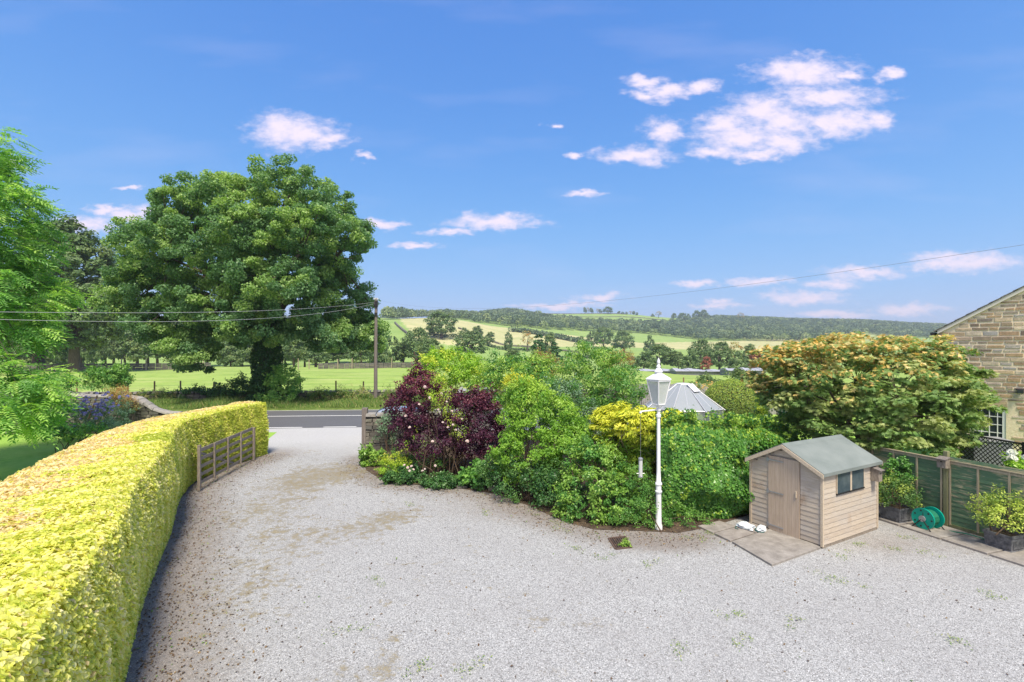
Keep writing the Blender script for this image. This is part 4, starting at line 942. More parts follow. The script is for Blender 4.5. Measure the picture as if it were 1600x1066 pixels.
    for tt in (-.125, SL + .105):
        bg = MB()
        for sg in (0, 1):
            e = -o if sg == 0 else SW + o; ze = EZ - sl * o
            bg.prism([sp_(e, tt, ze - .055), sp_(SW / 2, tt, RZ - .055), sp_(SW / 2, tt, RZ + .04), sp_(e, tt, ze + .04)], sb * .02)
        bg.build('barge_board', M['trim'], root)
    bs = MB(); bs.obox(sp_(-.01, -.01, 0), sa * (SW + .02), sb * (SL + .02), UZ * .055); bs.build('floor_bearer', M['gate'], root)
g = NT('grimy_shed_glass'); q = g.noise(3, 4); g.pbr(g.mix(g.rng(q, .4, .7), (.05, .075, .09), (.10, .13, .14)), .12, spec=.6); M['shedglass'] = g.mat
shed()
def nest_box(o, ex, ey, label, h=.26, w=.16, dpt=.15):
    """o: middle of the back at the foot; ex along the wall, ey out of it"""
    t = thing('bird_box', tuple(o), label, 'bird box'); mb = MB()
    mb.prism([o - ex * w / 2, o - ex * w / 2 + ey * dpt, o - ex * w / 2 + ey * dpt + UZ * (h - .04), o - ex * w / 2 + UZ * h], ex * w); mb.build('box', M['gate'], t)
    r = MB(); r.prism([o - ex * (w / 2 + .02) + UZ * (h + .003), o - ex * (w / 2 + .02) + ey * (dpt + .05) + UZ * (h - .05), o - ex * (w / 2 + .02) + ey * (dpt + .05) + UZ * (h - .03), o - ex * (w / 2 + .02) + UZ * (h + .023)], ex * (w + .04)); r.build('roof', M['pole'], t)
    q = MB(); c = o + ey * (dpt + .001) + UZ * (h * .62); q.tube([c, c + ey * .004], .02, 10); q.build('entrance_hole', M['black'], t)
nest_box(sp_(-.025, 2.22, 1.30), sb, -sa, 'weathered bird box with a sloping lid fixed to the shed side wall', .32, .17, .17)

# ------------------------------------------------------------------ fence, bird box, reel, planters
FP = A(11.26, 12.6, 0); fd = unit(A(-.33, 1, 0)); fn = unit(A(-1, -.33, 0))      # fd runs away from the camera, fn faces the yard
def fence():
    t = thing('garden_fence', tuple(FP), 'worn green stained timber fence with pale battens behind the planters and hose reel', 'fence')
    for (k, s0) in ((0, .06), (1, -1.90), (2, 2.02)):
        o = FP + fd * s0; L = 1.83; bd = MB(); z = .12
        while z < 1.70:
            hh = .125; wv = random.uniform(-.012, .012)
            bd.prism([o + UZ * z + fn * .004, o + UZ * z + fn * (.018), o + UZ * (z + hh + .02) + fn * .006, o + UZ * (z + hh + .02) - fn * .003], fd * L); z += hh - .004 + wv * .3
        pn = bd.build('panel', M['fence'], t)
        for q in (0.02, .6, 1.2, 1.79):
            b = MB(); p = o + fd * q; b.obox(p + UZ * .09 + fn * .02, fd * .042, fn * .022, UZ * 1.63); b.build('batten', M['batten'], pn)
        b = MB(); b.obox(o + UZ * 1.725 - fn * .02, fd * L, fn * .07, UZ * .028); b.build('capping_rail', M['batten'], pn)
        b = MB(); b.obox(o + UZ * 1.66 + fn * .0185, fd * L, fn * .018, UZ * .05); b.build('top_batten', M['batten'], pn)
        b = MB(); b.obox(o - UZ * .02 - fn * .01, fd * L, fn * .03, UZ * .13); b.build('gravel_board', M['post'], pn)
    for s in (0, 1.96, -1.96):
        p = FP + fd * (s - .045); mb = MB(); mb.obox(p - fn * .05 - UZ * .05, fd * .1, fn * .1, UZ * 2.02); mb.build('post', M['post'], t, bevel=.008)
fence()
nest_box(FP + fn * .055 + UZ * 1.55, -fd, fn, 'grey wooden bird box on the fence post above the hose reel', .26, .2, .16)
leadm = NT('lead_planter'); q = leadm.noise(8, 5, .7); leadm.pbr(leadm.mix(leadm.rng(q, .4, .65), (.075, .08, .09), (.2, .205, .215)), .6, leadm.bump(q, .4, .01), .2)
def planter(c, w, h, ang, label, slab):
    t = thing('planter', tuple(c), label, 'planter'); mb = MB(); ca, sa_ = cos(ang), sin(ang); ex = A(ca, sa_, 0); ey = A(-sa_, ca, 0)
    def ring(k, z): return [c + ex * k * a_ * w / 2 + ey * k * b_ * w / 2 + UZ * z for a_, b_ in ((-1, -1), (1, -1), (1, 1), (-1, 1))]
    prof = [(.93, 0), (.97, .0), (.97, .05), (.92, .06), (.98, h - .06), (1.05, h - .05), (1.05, h), (.93, h), (.9, h - .06)]
    vs = []; fs = []
    for k, z in prof: vs += ring(k, z)
    for i in range(len(prof) - 1):
        for k in range(4): k2 = (k + 1) % 4; fs.append((i * 4 + k, i * 4 + k2, i * 4 + 4 + k2, i * 4 + 4 + k))
    fs.append((3, 2, 1, 0)); mb.add(vs, fs)
    for fx, fy in ((ex, ey), (ey, -ex), (-ex, -ey), (-ey, ex)):      # raised panel moulding on each side
        cc = c - fy * w / 2 * .955
        for z in (.1, h - .13): mb.obox(cc - fx * w * .36 + UZ * z - fy * .008, fx * w * .72, fy * .02, UZ * .018)
        for s in (-.36, .345): mb.obox(cc + fx * w * s + UZ * .119 - fy * .008, fx * w * .015, fy * .02, UZ * (h - .25))
    mb.build('box', leadm.mat, t)
    q = MB(); q.add(ring(.89, h - .055), [(0, 1, 2, 3)]); q.build('soil', soil, t)
    return c
fang = math.atan2(fd[1], fd[0])
c1 = planter(A(10.30, 13.05, 0), .54, .42, fang, 'square lead planter in the corner between the shed and the fence', None)
c2 = planter(A(11.36, 11.22, 0), .52, .40, fang, 'square lead planter on the paving in front of the right fence panel', None)
shrub('box_shrub', 'round clipped green shrub growing in the corner planter behind the shed', 'shrub', [(c1 + A(0, 0, .76), A(.52, .52, .42))], 70, 38, .13, .05, .55, LM['box'], base=c1 + A(0, 0, .4), zone=lambda P, cl: .5 * (cl > .7), stems=8, zmin=.40)
shrub('box_shrub', 'loose pale green shrub growing in the planter by the right fence panel', 'shrub', [(c2 + A(-.05, 0, .80), A(.58, .54, .46)), (c2 + A(.1, 0, 1.02), A(.42, .42, .36))], 95, 36, .14, .055, .5, LM['box'], base=c2 + A(0, 0, .38), zone=lambda P, cl: .35 + .5 * (cl > .6), stems=9, zmin=.38)

def hose_reel():
    c = GP(1452, 822); c = A(10.62, 12.42, 0); t = thing('hose_reel', tuple(c), 'green plastic garden hose reel standing on the paving by the fence', 'hose reel'); ax = unit(A(-.955, -.30, 0)); side = A(-ax[1], ax[0], 0); rad = .265; cz = .30
    gm = plain('green_plastic', (.0, .33, .24), .35, var=.15, bump=.02); hm = plain('green_hose', (.02, .2, .11), .4, var=.2, bump=.02)
    for s in (.17, -.17):
        mb = MB(); o = c + ax * s + UZ * cz; n = 28; vs = []; fs = []
        for k in range(n):
            th = 2 * pi * k / n; e = side * cos(th) + UZ * sin(th)
            for (r_, d_) in ((.05, -.012), (.05, .012), (rad * .8, .012), (rad, .022), (rad, -.01), (rad * .8, -.012)): vs.append(o + e * r_ + ax * d_ * (1 if s > 0 else -1))
        for k in range(n):
            for j in range(6):
                a_, b_ = k * 6 + j, k * 6 + (j + 1) % 6; c_, d_ = ((k + 1) % n) * 6 + (j + 1) % 6, ((k + 1) % n) * 6 + j; fs.append((a_, b_, c_, d_))
        mb.add(vs, fs); mb.build('drum_side', gm, t, smooth=True)
        if s > 0:
            for k in range(7):
                th = 2 * pi * k / 7; e = side * cos(th) + UZ * sin(th); q = MB(); q.tube([o + e * .2 + ax * .013, o + e * .2 + ax * .019], .022, 9); q.build('drum_hole', M['black'], t)
    mb = MB(); mb.tube([c + ax * .2 + UZ * cz, c - ax * .2 + UZ * cz], .05, 12); mb.tube([c + ax * .19 + UZ * cz, c + ax * .225 + UZ * cz], .075, 12); mb.build('hub', M['steel'], t, smooth=True)
    mb = MB()
    for k in range(7):
        for L_ in range(2):
            th = np.linspace(0, 2 * pi, 26); rr = .16 + .028 * L_; P = [c + ax * (-.1 + k * .033) + UZ * cz + (side * cos(a_) + UZ * sin(a_)) * rr for a_ in th]; mb.tube(P, .014, 6)
    mb.build('hose_coil', hm, t, smooth=True)
    mb = MB()
    for s in (.21, -.21):
        for sg in (-1, 1): mb.tube([c + ax * s + UZ * cz, c + ax * s * 1.2 + side * .24 * sg + UZ * .015], .014, 6)
    mb.tube([c + ax * .185 + UZ * cz, c + ax * .16 + UZ * .62], .012, 6); mb.build('stand', M['black'], t, smooth=True)
    P = [c - ax * .1 + UZ * .05, c - ax * .2 + A(.15, -.15, .02), FP + fn * .35 - fd * .6 + UZ * .09, FP + fn * .3 - fd * .9 + UZ * .085, FP + fn * .5 - fd * 1.15 + UZ * .085, FP + fn * .4 - fd * 1.3 + UZ * .085]
    mb = MB(); mb.tube(P, .012, 6); mb.build('hose_end', hm, t, smooth=True)
hose_reel()

# ------------------------------------------------------------------ paving slabs, drain, bags
pm = NT('concrete_paving'); q = pm.noise(4, 5, .7); q2 = pm.noise(45, 3)
pc = pm.mix(pm.rng(q, .35, .68), (.20, .185, .165), (.335, .315, .285)); pc = pm.mix(pm.rng(q2, .5, .75, 0, .3), pc, (.12, .11, .10)); pc = pm.mix(pm.rng(pm.attr('t'), 0, 1, 0, .3), pc, (.24, .2, .18))
pm.pbr(pc, .85, pm.bump(q2, .3, .006), spec=.25)
def slab(corners, h, label, group, name='paving_slab'):
    P = [np.asarray(p, float) for p in corners]; c = sum(P) / len(P); P = [p + (c - p) * .012 for p in P]; mb = MB(); mb.prism([p - UZ * .02 for p in P], UZ * (h + .02)); return tag(mb.build(name, pm.mat, loc=tuple(c), bevel=.008), label, 'paving', group)
g3 = [GP(*p) for p in [(1143, 849), (1206, 886), (1283, 858), (1212, 826)]]
slab(g3, .05, 'large square concrete slab in front of the shed door', 'slabs by the shed')
slab([GP(*p) for p in [(1116, 836), (1141, 848), (1180, 836), (1152, 826)]], .05, 'small slab left of the big slab, nearest the gravel', 'slabs by the shed')
slab([GP(*p) for p in [(1090, 824), (1114, 835), (1151, 825), (1124, 816)]], .045, 'dark mossy small slab at the ivy hedge corner', 'slabs by the shed')
slab([GP(*p) for p in [(1153, 825), (1181, 835), (1210, 825), (1184, 813)]], .05, 'slab under the two white bags beside the shed corner', 'slabs by the shed')
off = 0.
e0 = FP + fn * .36 + fd * 1.95; e0[2] = 0
labs = ['strip paving slab tucked behind the shed corner', 'strip paving slab beside the corner planter', 'strip paving slab under the hose reel', 'strip paving slab between hose reel and right planter', 'strip paving slab under the right planter', 'strip paving slab beyond the right planter']
for k in range(6):
    a_ = e0 - fd * (k * .93 - .3); b_ = a_ - fd * .9; w = .78
    slab([a_ - fn * .30, a_ + fn * w, b_ + fn * w, b_ - fn * .30], .045 + .004 * (k % 2), labs[k], 'paving strip along the fence')
def grate():
    P = [GP(*p) for p in [(951, 842), (977, 839), (987, 856), (962, 859)]]; c = sum(P) / 4; t = thing('drain_grate', tuple(c), 'square rusty drain grate set in the gravel with a weed in it', 'drain')
    mb = MB(); rim = .035
    for a_, b_ in zip(P, P[1:] + P[:1]): mb.bar(a_ + UZ * .012, b_ + UZ * .012, .045, .02)
    ru = plain('rusty_iron', (.10, .065, .05), .85, var=.4)
    mb.build('frame', ru, t); mb = MB()
    for q in np.linspace(.12, .88, 7): mb.bar(P[0] + (P[1] - P[0]) * q + UZ * .014, P[3] + (P[2] - P[3]) * q + UZ * .014, .022, .014)
    mb.build('bars', ru, t); mb = MB(); mb.add([p + UZ * .003 for p in P], [(0, 1, 2, 3)]); mb.build('pit', M['black'], t)
    w = P[2] * .6 + c * .4; shrub('weed', 'leafy weed growing out of the drain grate', 'weed', [(w + A(-.05, -.02, .05), A(.12, .12, .07))], 16, 7, .05, .075, .35, LM['green'], base=w, zone=lambda P, cl: .8 + 0 * cl, stems=0, zmin=.02)
grate()
def bag(c, rx, ry, rz, ang, label):
    t = thing('plastic_bag', tuple(c), label, 'bag'); n, m = 18, 12; vs = []; fs = []; ca, sa_ = cos(ang), sin(ang)
    for j in range(m + 1):
        ph = -pi / 2 + pi * j / m
        for k in range(n):
            th = 2 * pi * k / n; w = 1 + .14 * sin(3 * th + j) + .10 * sin(5 * th - 2 * j) + .06 * random.uniform(-1, 1); x = rx * cos(ph) * cos(th) * w; y = ry * cos(ph) * sin(th) * w; z = rz * max(sin(ph), -.55) * (1 + .2 * sin(2 * th + j))
            vs.append(np.asarray(c) + A(ca * x - sa_ * y, sa_ * x + ca * y, z + rz * .58))
    for j in range(m):
        for k in range(n): k2 = (k + 1) % n; fs.append((j * n + k, j * n + k2, (j + 1) * n + k2, (j + 1) * n + k))
    mb = MB(); mb.add(vs, fs); mb.build('sack', M['bag'], t)
    q = MB(); th = np.linspace(0, 2 * pi * .7, 18); q.tube([np.asarray(c) + A(cos(a_ + ang) * rx * 1.25, sin(a_ + ang) * ry * 1.35, .012 + .01 * sin(3 * a_)) for a_ in th], .011, 6); q.build('drawstring', M['bagcord'], t, smooth=True)
M['bag'] = plain('white_plastic_sheet', (.66, .72, .74), .35, var=.25, nscale=12); M['bagcord'] = plain('dark_green_cord', (.02, .10, .09), .5)
bc = GP(1165, 829); bag(A(bc[0], bc[1], .05), .21, .10, .10, R(-38), 'larger crumpled white plastic bag with green cord on the slabs')
bc = GP(1190, 833); bag(A(bc[0], bc[1], .05), .12, .09, .09, R(20), 'smaller crumpled white plastic bag nearest the shed door')
# ------------------------------------------------------------------ stone house
HO = A(16.7, 19.0, 0); hg = unit(A(.75, -1, 0)); hn = unit(A(-1, -.75, 0)); HZ, HW, HSL = 5.32, 8.4, .625
def house():
    hp = lambda s, d, z: HO + hg * s + hn * d + UZ * z
    root = thing('stone_house', tuple(HO), 'coursed sandstone house gable with pale mortar, slate roof and white paned window', 'house')
    mort = NT('lime_mortar'); q = mort.noise(14, 5, .7); mort.pbr(mort.mix(mort.rng(q, .35, .7), (.72, .60, .42), (.84, .74, .56)), .95, mort.bump(q, .5, .02), spec=.15)
    stone = stonemat('sandstone', [(.18, .14, .11), (.56, .39, .22), (.36, .26, .165), (.70, .56, .38), (.25, .21, .18), (.56, .36, .2), (.42, .40, .38), (.74, .61, .43), (.3, .23, .165), (.64, .49, .3)], 7)
    top = lambda s: HZ + HSL * (HW / 2 - abs(s - HW / 2))
    ws0, ws1, wz0, wz1 = .88, 1.84, 1.2, 2.5
    mb = MB()
    poly = [(0, 0), (HW, 0), (HW, HZ), (HW / 2, top(HW / 2)), (0, HZ)]
    # gable skin in pieces round the window, then the long sides
    def slabw(pl): mb.prism([hp(s, 0, z) for s, z in pl], -hn * .35, 0)
    slabw([(0, 0), (ws0, 0), (ws0, top(ws0)), (0, HZ)]); slabw([(ws0, 0), (ws1, 0), (ws1, wz0), (ws0, wz0)]); slabw([(ws0, wz1), (ws1, wz1), (ws1, top(ws1)), (ws0, top(ws0))]); slabw([(ws1, 0), (HW, 0), (HW, HZ), (HW / 2, top(HW / 2)), (ws1, top(ws1))])
    mb.obox(hp(0.002, -.35, 0), hg * .35, -hn * 9, UZ * HZ, 0); mb.obox(hp(HW - .352, -.35, 0), hg * .35, -hn * 9, UZ * HZ, 0)
    z = .0; rowi = 0
    while z < top(HW / 2) - .12:
        rh = random.choice([.11, .125, .14, .15, .17, .2]); q = 0.0; rowi += 1
        while q < HW:
            l = rh * random.uniform(1.4, 3.4) if rh > .13 else random.uniform(.2, .5)
            if q < .02 and HZ > z + rh: l = .42 if rowi % 2 else .28
            a_, b_ = q + .02, min(q + l, HW) - .02; zt = z + rh - .045 - random.uniform(0, .03); q += l
            if b_ - a_ < .06 or zt > min(top(a_), top(b_)) - .02: continue
            if b_ > ws0 - .16 and a_ < ws1 + .02 and zt > wz0 - .12 and z < wz1 + .22: continue
            dp = random.uniform(.006, .022); j = lambda: random.uniform(-.010, .010)
            f = [hp(a_ + j(), dp, z + j()), hp(b_ + j(), dp, z + j()), hp(b_ + j(), dp, zt + j()), hp(a_ + j(), dp, zt + j())]; cx = sum(f) / 4
            r1 = [cx + (p - cx) * .93 + hn * .004 for p in f]; bk = [p - hn * (dp + .02) for p in f]; t_ = random.random()
            mb.add(bk + f + r1, [(0, 1, 5, 4), (1, 2, 6, 5), (2, 3, 7, 6), (3, 0, 4, 7), (4, 5, 9, 8), (5, 6, 10, 9), (6, 7, 11, 10), (7, 4, 8, 11), (8, 9, 10, 11)], 1, t_)
        z += rh
    mb.obox(hp(ws0 - .14, -.02, wz1 + .01), hg * (ws1 - ws0 + .14 + .02), hn * .045, UZ * .2, 1, .98); mb.obox(hp(ws0 - .1, -.05, wz0 - .115), hg * (ws1 - ws0 + .12), hn * .1, UZ * .105, 1, .9)
    mb.build('wall', [mort.mat, stone], root)
    # roof
    sl = NT('stone_slates'); v = sl.voro(3.2); q = sl.noise(9, 4); sl.pbr(sl.mix(sl.rng(q, .35, .7), (.12, .115, .11), (.22, .21, .2)), .85, sl.bump(q, .5, .02), spec=.2)
    rf = MB()
    for sg in (0, 1):
        e = -.16 if sg == 0 else HW + .16; ze = HZ - HSL * .16
        n = 14
        for k in range(n):                              # overlapping slate courses
            a_ = k / n; b_ = (k + 1) / n + .03; lerp = lambda q: (e + (HW / 2 - e) * q, ze + (top(HW / 2) - ze) * q)
            (s0, z0), (s1, z1) = lerp(a_), lerp(min(b_, 1)); li = .05
            rf.prism([hp(s0, .10, z0 + .05), hp(s0, .10, z0 + .05 + li), hp(s1, .10, z1 + .075), hp(s1, .10, z1 + .05)], -hn * 9.4)
    rf.build('roof', sl.mat, root)
    bb = MB()
    for sg in (0, 1):
        e = -.05 if sg == 0 else HW + .05; bb.prism([hp(e, 0.002, HZ - HSL * .05 - .09), hp(HW / 2, 0.002, top(HW / 2) - .09), hp(HW / 2, 0.002, top(HW / 2) + .045), hp(e, 0.002, HZ - HSL * .05 + .045)], hn * .07)
    bb.build('verge_mortar', plain('cream_verge', (.66, .62, .54), .8, var=.2), root)
    gt = MB(); gt.tube([hp(-.2, .12, HZ - .12), hp(-.2, -9.2, HZ - .12)], .065, 10); gt.obox(hp(-.22, .0, HZ - .2), hg * .22, -hn * .06, UZ * .07); gt.build('gutter', M['black'], root, smooth=True)
    wf = MB(); d0 = -.1
    for a_, b_ in ((ws0, ws0 + .09), (ws1 - .1, ws1)): wf.obox(hp(a_, d0, wz0), hg * (b_ - a_), hn * .07, UZ * (wz1 - wz0))
    for a_, b_ in ((wz0, wz0 + .06), (wz1 - .07, wz1)): wf.obox(hp(ws0 + .09, d0, a_), hg * (ws1 - ws0 - .19), hn * .068, UZ * (b_ - a_))
    for k in (1, 2, 3): wf.obox(hp(ws0 + .09 + (ws1 - ws0 - .19) * k / 3.6 - .011, d0 + .01, wz0 + .06), hg * .024, hn * .05, UZ * (wz1 - wz0 - .13))
    for k in (1, 2, 3): wf.obox(hp(ws0 + .09, d0 + .012, wz0 + .06 + (wz1 - wz0 - .13) * k / 4 - .012), hg * (ws1 - ws0 - .19), hn * .044, UZ * .024)
    w = wf.build('window', M['upvc'], root); q = MB(); q.obox(hp(ws0 + .09, d0 + .02, wz0 + .06), hg * (ws1 - ws0 - .19), hn * .008, UZ * (wz1 - wz0 - .13)); q.build('pane', M['glass_dark'], w)
    q = MB(); q.obox(hp(ws0 - .06, -.3, wz0 - .0), hg * (ws1 - ws0 + .1), -hn * .05, UZ * (wz1 - wz0)); q.build('curtain', M['black'], w)
    # things fixed to the wall
    fl = hp(2.2, .03, PZ(610, 17.25)); t = thing('floodlight', tuple(fl), 'small black security floodlight on the stone gable wall', 'light')
    q = MB(); q.obox(fl - hg * .1, hg * .2, hn * .10, UZ * .05); q.obox(fl - hg * .06 + hn * .08 - UZ * .10, hg * .16, hn * .09, UZ * .13); q.build('lamp_head', M['black'], t, bevel=.015)
    q = MB(); q.obox(fl - hg * .05 + hn * .171 - UZ * .09, hg * .14, hn * .004, UZ * .1); q.build('lens', M['glass_dark'], t)
    br = hp(-.03, .02, PZ(566, 18.9)); t = thing('cable_bracket', tuple(br), 'white cable bracket at the far edge of the stone gable under the eaves', 'bracket')
    q = MB(); q.obox(br, hg * .05, hn * .06, UZ * .42); q.obox(br + UZ * .30, hg * .26, hn * .05, UZ * .04); q.obox(br + UZ * .12 + hn * .06, hg * .05, hn * .12, UZ * .08); q.build('arm', M['upvc'], t)
house()
def lattice():
    a_ = A(13.55, 15.3, 0); b_ = A(14.05, 10.9, 0); d = unit(b_ - a_); L = np.linalg.norm(b_ - a_); n = A(-d[1], d[0], 0)
    t = thing('trellis_fence', tuple(a_), 'black diamond lattice trellis screening the house window beyond the fence', 'trellis'); mb = MB(); z0, z1 = 1.15, 2.05; hh = z1 - z0; s = -hh
    while s < L:
        for sg in (0, 1):
            p0, p1 = (s, z0), (s + hh, z1)
            if sg: p0, p1 = (s, z1), (s + hh, z0)
            (sa0, za), (sb0, zb) = p0, p1
            if sa0 < 0: f = -sa0 / hh; za = za + (zb - za) * f; sa0 = 0
            if sb0 > L: f = (L - sa0) / (sb0 - sa0); zb = za + (zb - za) * f; sb0 = L
            if sb0 - sa0 > .02: mb.bar(a_ + d * sa0 + UZ * za + n * .012 * sg, a_ + d * sb0 + UZ * zb + n * .012 * sg, .01, .02)
        s += .125
    mb.build('lattice', M['black'], t)
    mb = MB(); mb.bar(a_ + UZ * z1, b_ + UZ * z1, .04, .04); mb.bar(a_ + UZ * z0, b_ + UZ * z0, .04, .04); mb.build('rail', M['black'], t)
    for q in (0, .5, 1.):
        mb = MB(); p = a_ + d * L * q; mb.bar(p, p + UZ * 2.1, .07, .07, up=d); mb.build('post', M['black'], t)
    mb = MB(); mb.obox(a_ + n * .02, d * L, n * .03, UZ * 1.12); mb.build('base_boards', M['fence'], t)
lattice()
def box_store():
    c = A(15.0, 15.4, 0); t = thing('storage_box', tuple(c), 'dark grey lidded storage box behind the lattice trellis under the window', 'box'); mb = MB(); mb.box(c, (.95, .8, 1.72), R(-20)); mb.build('body', plain('grey_box', (.16, .17, .19), .6), t, bevel=.02)
    mb = MB(); mb.box(c + UZ * 1.723, (1.02, .86, .07), R(-20)); mb.build('lid', plain('grey_lid', (.27, .28, .3), .6), t, bevel=.015)
box_store()

# ------------------------------------------------------------------ greenhouse, grey fence, arch, garage roof, car
def greenhouse():
    c = A(PX(1067, 22), 22, 0); t = thing('greenhouse', tuple(c), 'octagonal glass greenhouse with white framed pointed roof behind the ivy hedge', 'greenhouse'); n = 8; r = 1.68; ez = 1.98; az_ = 3.03; rot = R(-78); tr_ = .30
    pts = lambda rr, z: [c + A(rr * cos(rot + 2 * pi * k / n), rr * sin(rot + 2 * pi * k / n), z) for k in range(n)]
    lo, ev, up = pts(r, 0), pts(r, ez), pts(tr_, az_); evo = pts(r * 1.06, ez - .02)
    fr = MB()
    for k in range(n):
        k2 = (k + 1) % n; fr.tube([lo[k], ev[k]], .024, 6); fr.tube([ev[k], ev[k2]], .026, 6); fr.tube([evo[k], up[k]], .022, 6); fr.tube([up[k], up[k2]], .025, 6); fr.tube([lo[k] + UZ * .06, lo[k2] + UZ * .06], .04, 6)
        m0 = (ev[k] + ev[k2]) / 2; m1 = (up[k] + up[k2]) / 2; fr.tube([m0, m1 + (m0 - m1) * .1], .011, 5); fr.tube([m0, m0 - UZ * ez], .018, 5)
    fr.build('frame', plain('pale_aluminium', (.55, .56, .58), .4, .3), t, smooth=True)
    gm = NT('greenhouse_glass'); a_ = gm.n('ShaderNodeBsdfPrincipled', {'Base Color': (.40, .44, .47), 'Roughness': .08}); b_ = gm.n('ShaderNodeBsdfTransparent'); mx = gm.n('ShaderNodeMixShader'); mx.inputs[0].default_value = .62
    gm.nt.links.new(b_.outputs[0], mx.inputs[1]); gm.nt.links.new(a_.outputs[0], mx.inputs[2]); gm.nt.links.new(mx.outputs[0], gm.out.inputs[0])
    gw = NT('greenhouse_wall_glass'); a_ = gw.n('ShaderNodeBsdfPrincipled', {'Base Color': (.35, .42, .42), 'Roughness': .06}); b_ = gw.n('ShaderNodeBsdfTransparent'); mx = gw.n('ShaderNodeMixShader'); mx.inputs[0].default_value = .3
    gw.nt.links.new(b_.outputs[0], mx.inputs[1]); gw.nt.links.new(a_.outputs[0], mx.inputs[2]); gw.nt.links.new(mx.outputs[0], gw.out.inputs[0])
    for k in range(n):
        k2 = (k + 1) % n; q = MB(); nn = unit(np.cross(ev[k2] - ev[k], up[k] - ev[k])) * .006; q.prism([ev[k], ev[k2], up[k2], up[k]], nn); q.build('roof_pane', gm.mat, t)
        q = MB(); nn = unit(A(*(lo[k] + lo[k2] - 2 * c)[:2], 0)) * .006; q.prism([lo[k] + UZ * .1, lo[k2] + UZ * .1, ev[k2] - UZ * .03, ev[k] - UZ * .03], nn); q.build('wall_pane', gw.mat, t)
    q = MB(); q.lathe(c + UZ * az_, [(tr_ * 1.1, 0), (tr_ * .9, .03), (.02, .05)], 8, ang=rot); q.build('cap', M['white'], t)
    kf = 0; m0 = (ev[kf] + ev[kf + 1]) / 2; m1 = (up[kf] + up[kf + 1]) / 2; ax_ = unit(ev[kf + 1] - ev[kf]); sl_ = unit(m1 - m0); nn = unit(np.cross(ax_, sl_)); nn = nn if nn[2] > 0 else -nn
    q = MB(); q.obox(m1 - sl_ * .55 - ax_ * .22 + nn * .05, ax_ * .44, sl_ * .5, nn * .03); q.build('roof_vent', M['white'], t)
    q = MB(); q.box(c + A(.1, .2, 0), (1.6, .6, .8), .3); q.build('bench', M['gate'], t)
greenhouse()
def board_fence():
    Y = 34; X0, X1 = PX(985, Y), PX(1240, Y); zt = PZ(600, Y); t = thing('board_fence', (X0, Y, 0), 'silver grey vertical board fence behind the greenhouse', 'fence'); mb = MB(); x = X0
    while x < X1: mb.obox((x, Y + random.uniform(0, .02), 0), (.14, 0, 0), (0, .025, 0), (0, 0, zt + random.uniform(-.02, .02))); x += .15
    mb.build('boards', M['greyfence'], t); mb = MB()
    for z in (.4, 1.6): mb.obox((X0, Y + .05, z), (X1 - X0, 0, 0), (0, .05, 0), (0, 0, .09))
    mb.build('rail', M['greyfence'], t)
board_fence()
def arch():
    Y = 27; X = PX(1010, Y); t = thing('garden_arch', (X, Y, 0), 'black iron garden arch between the elder and the greenhouse', 'arch'); mb = MB()
    for d in (-.24, .24):
        th = np.linspace(pi, 0, 12); mb.tube([(X - .35, Y + d, 0)] + [(X + .35 * cos(a_), Y + d, 1.9 + .4 * sin(a_)) for a_ in th] + [(X + .35, Y + d, 0)], .02, 6)
    for z in np.arange(.3, 1.95, .3):
        for sx in (-.35, .35): mb.tube([(X + sx, Y - .24, z), (X + sx, Y + .24, z)], .012, 5)
        mb.tube([(X - .35, Y + .24, z), (X + .35, Y + .24, z + .2)], .01, 5)
    mb.build('ironwork', M['black'], t, smooth=True)
arch()
def out_store():
    Y = 21.5; X0, X1 = PX(712, Y), PX(768, Y); zt = PZ(615, Y); t = thing('flat_roof_store', ((X0 + X1) / 2, Y, 0), 'low store with a flat grey roof peeping out behind the purple shrub', 'shed')
    mb = MB(); mb.obox((X0 + .1, Y, 0), (X1 - X0 - .2, 0, 0), (0, 1.8, 0), (0, 0, zt - .1)); mb.build('wall', M['greyfence'], t)
    mb = MB(); mb.prism([(X0, Y - .15, zt - .1), (X0, Y + 2, zt + .08), (X0, Y + 2, zt + .14), (X0, Y - .15, zt - .03)], (X1 - X0, 0, 0)); mb.build('roof', plain('grey_sheet_roof', (.3, .31, .32), .7, var=.3, nscale=2), t)
out_store()
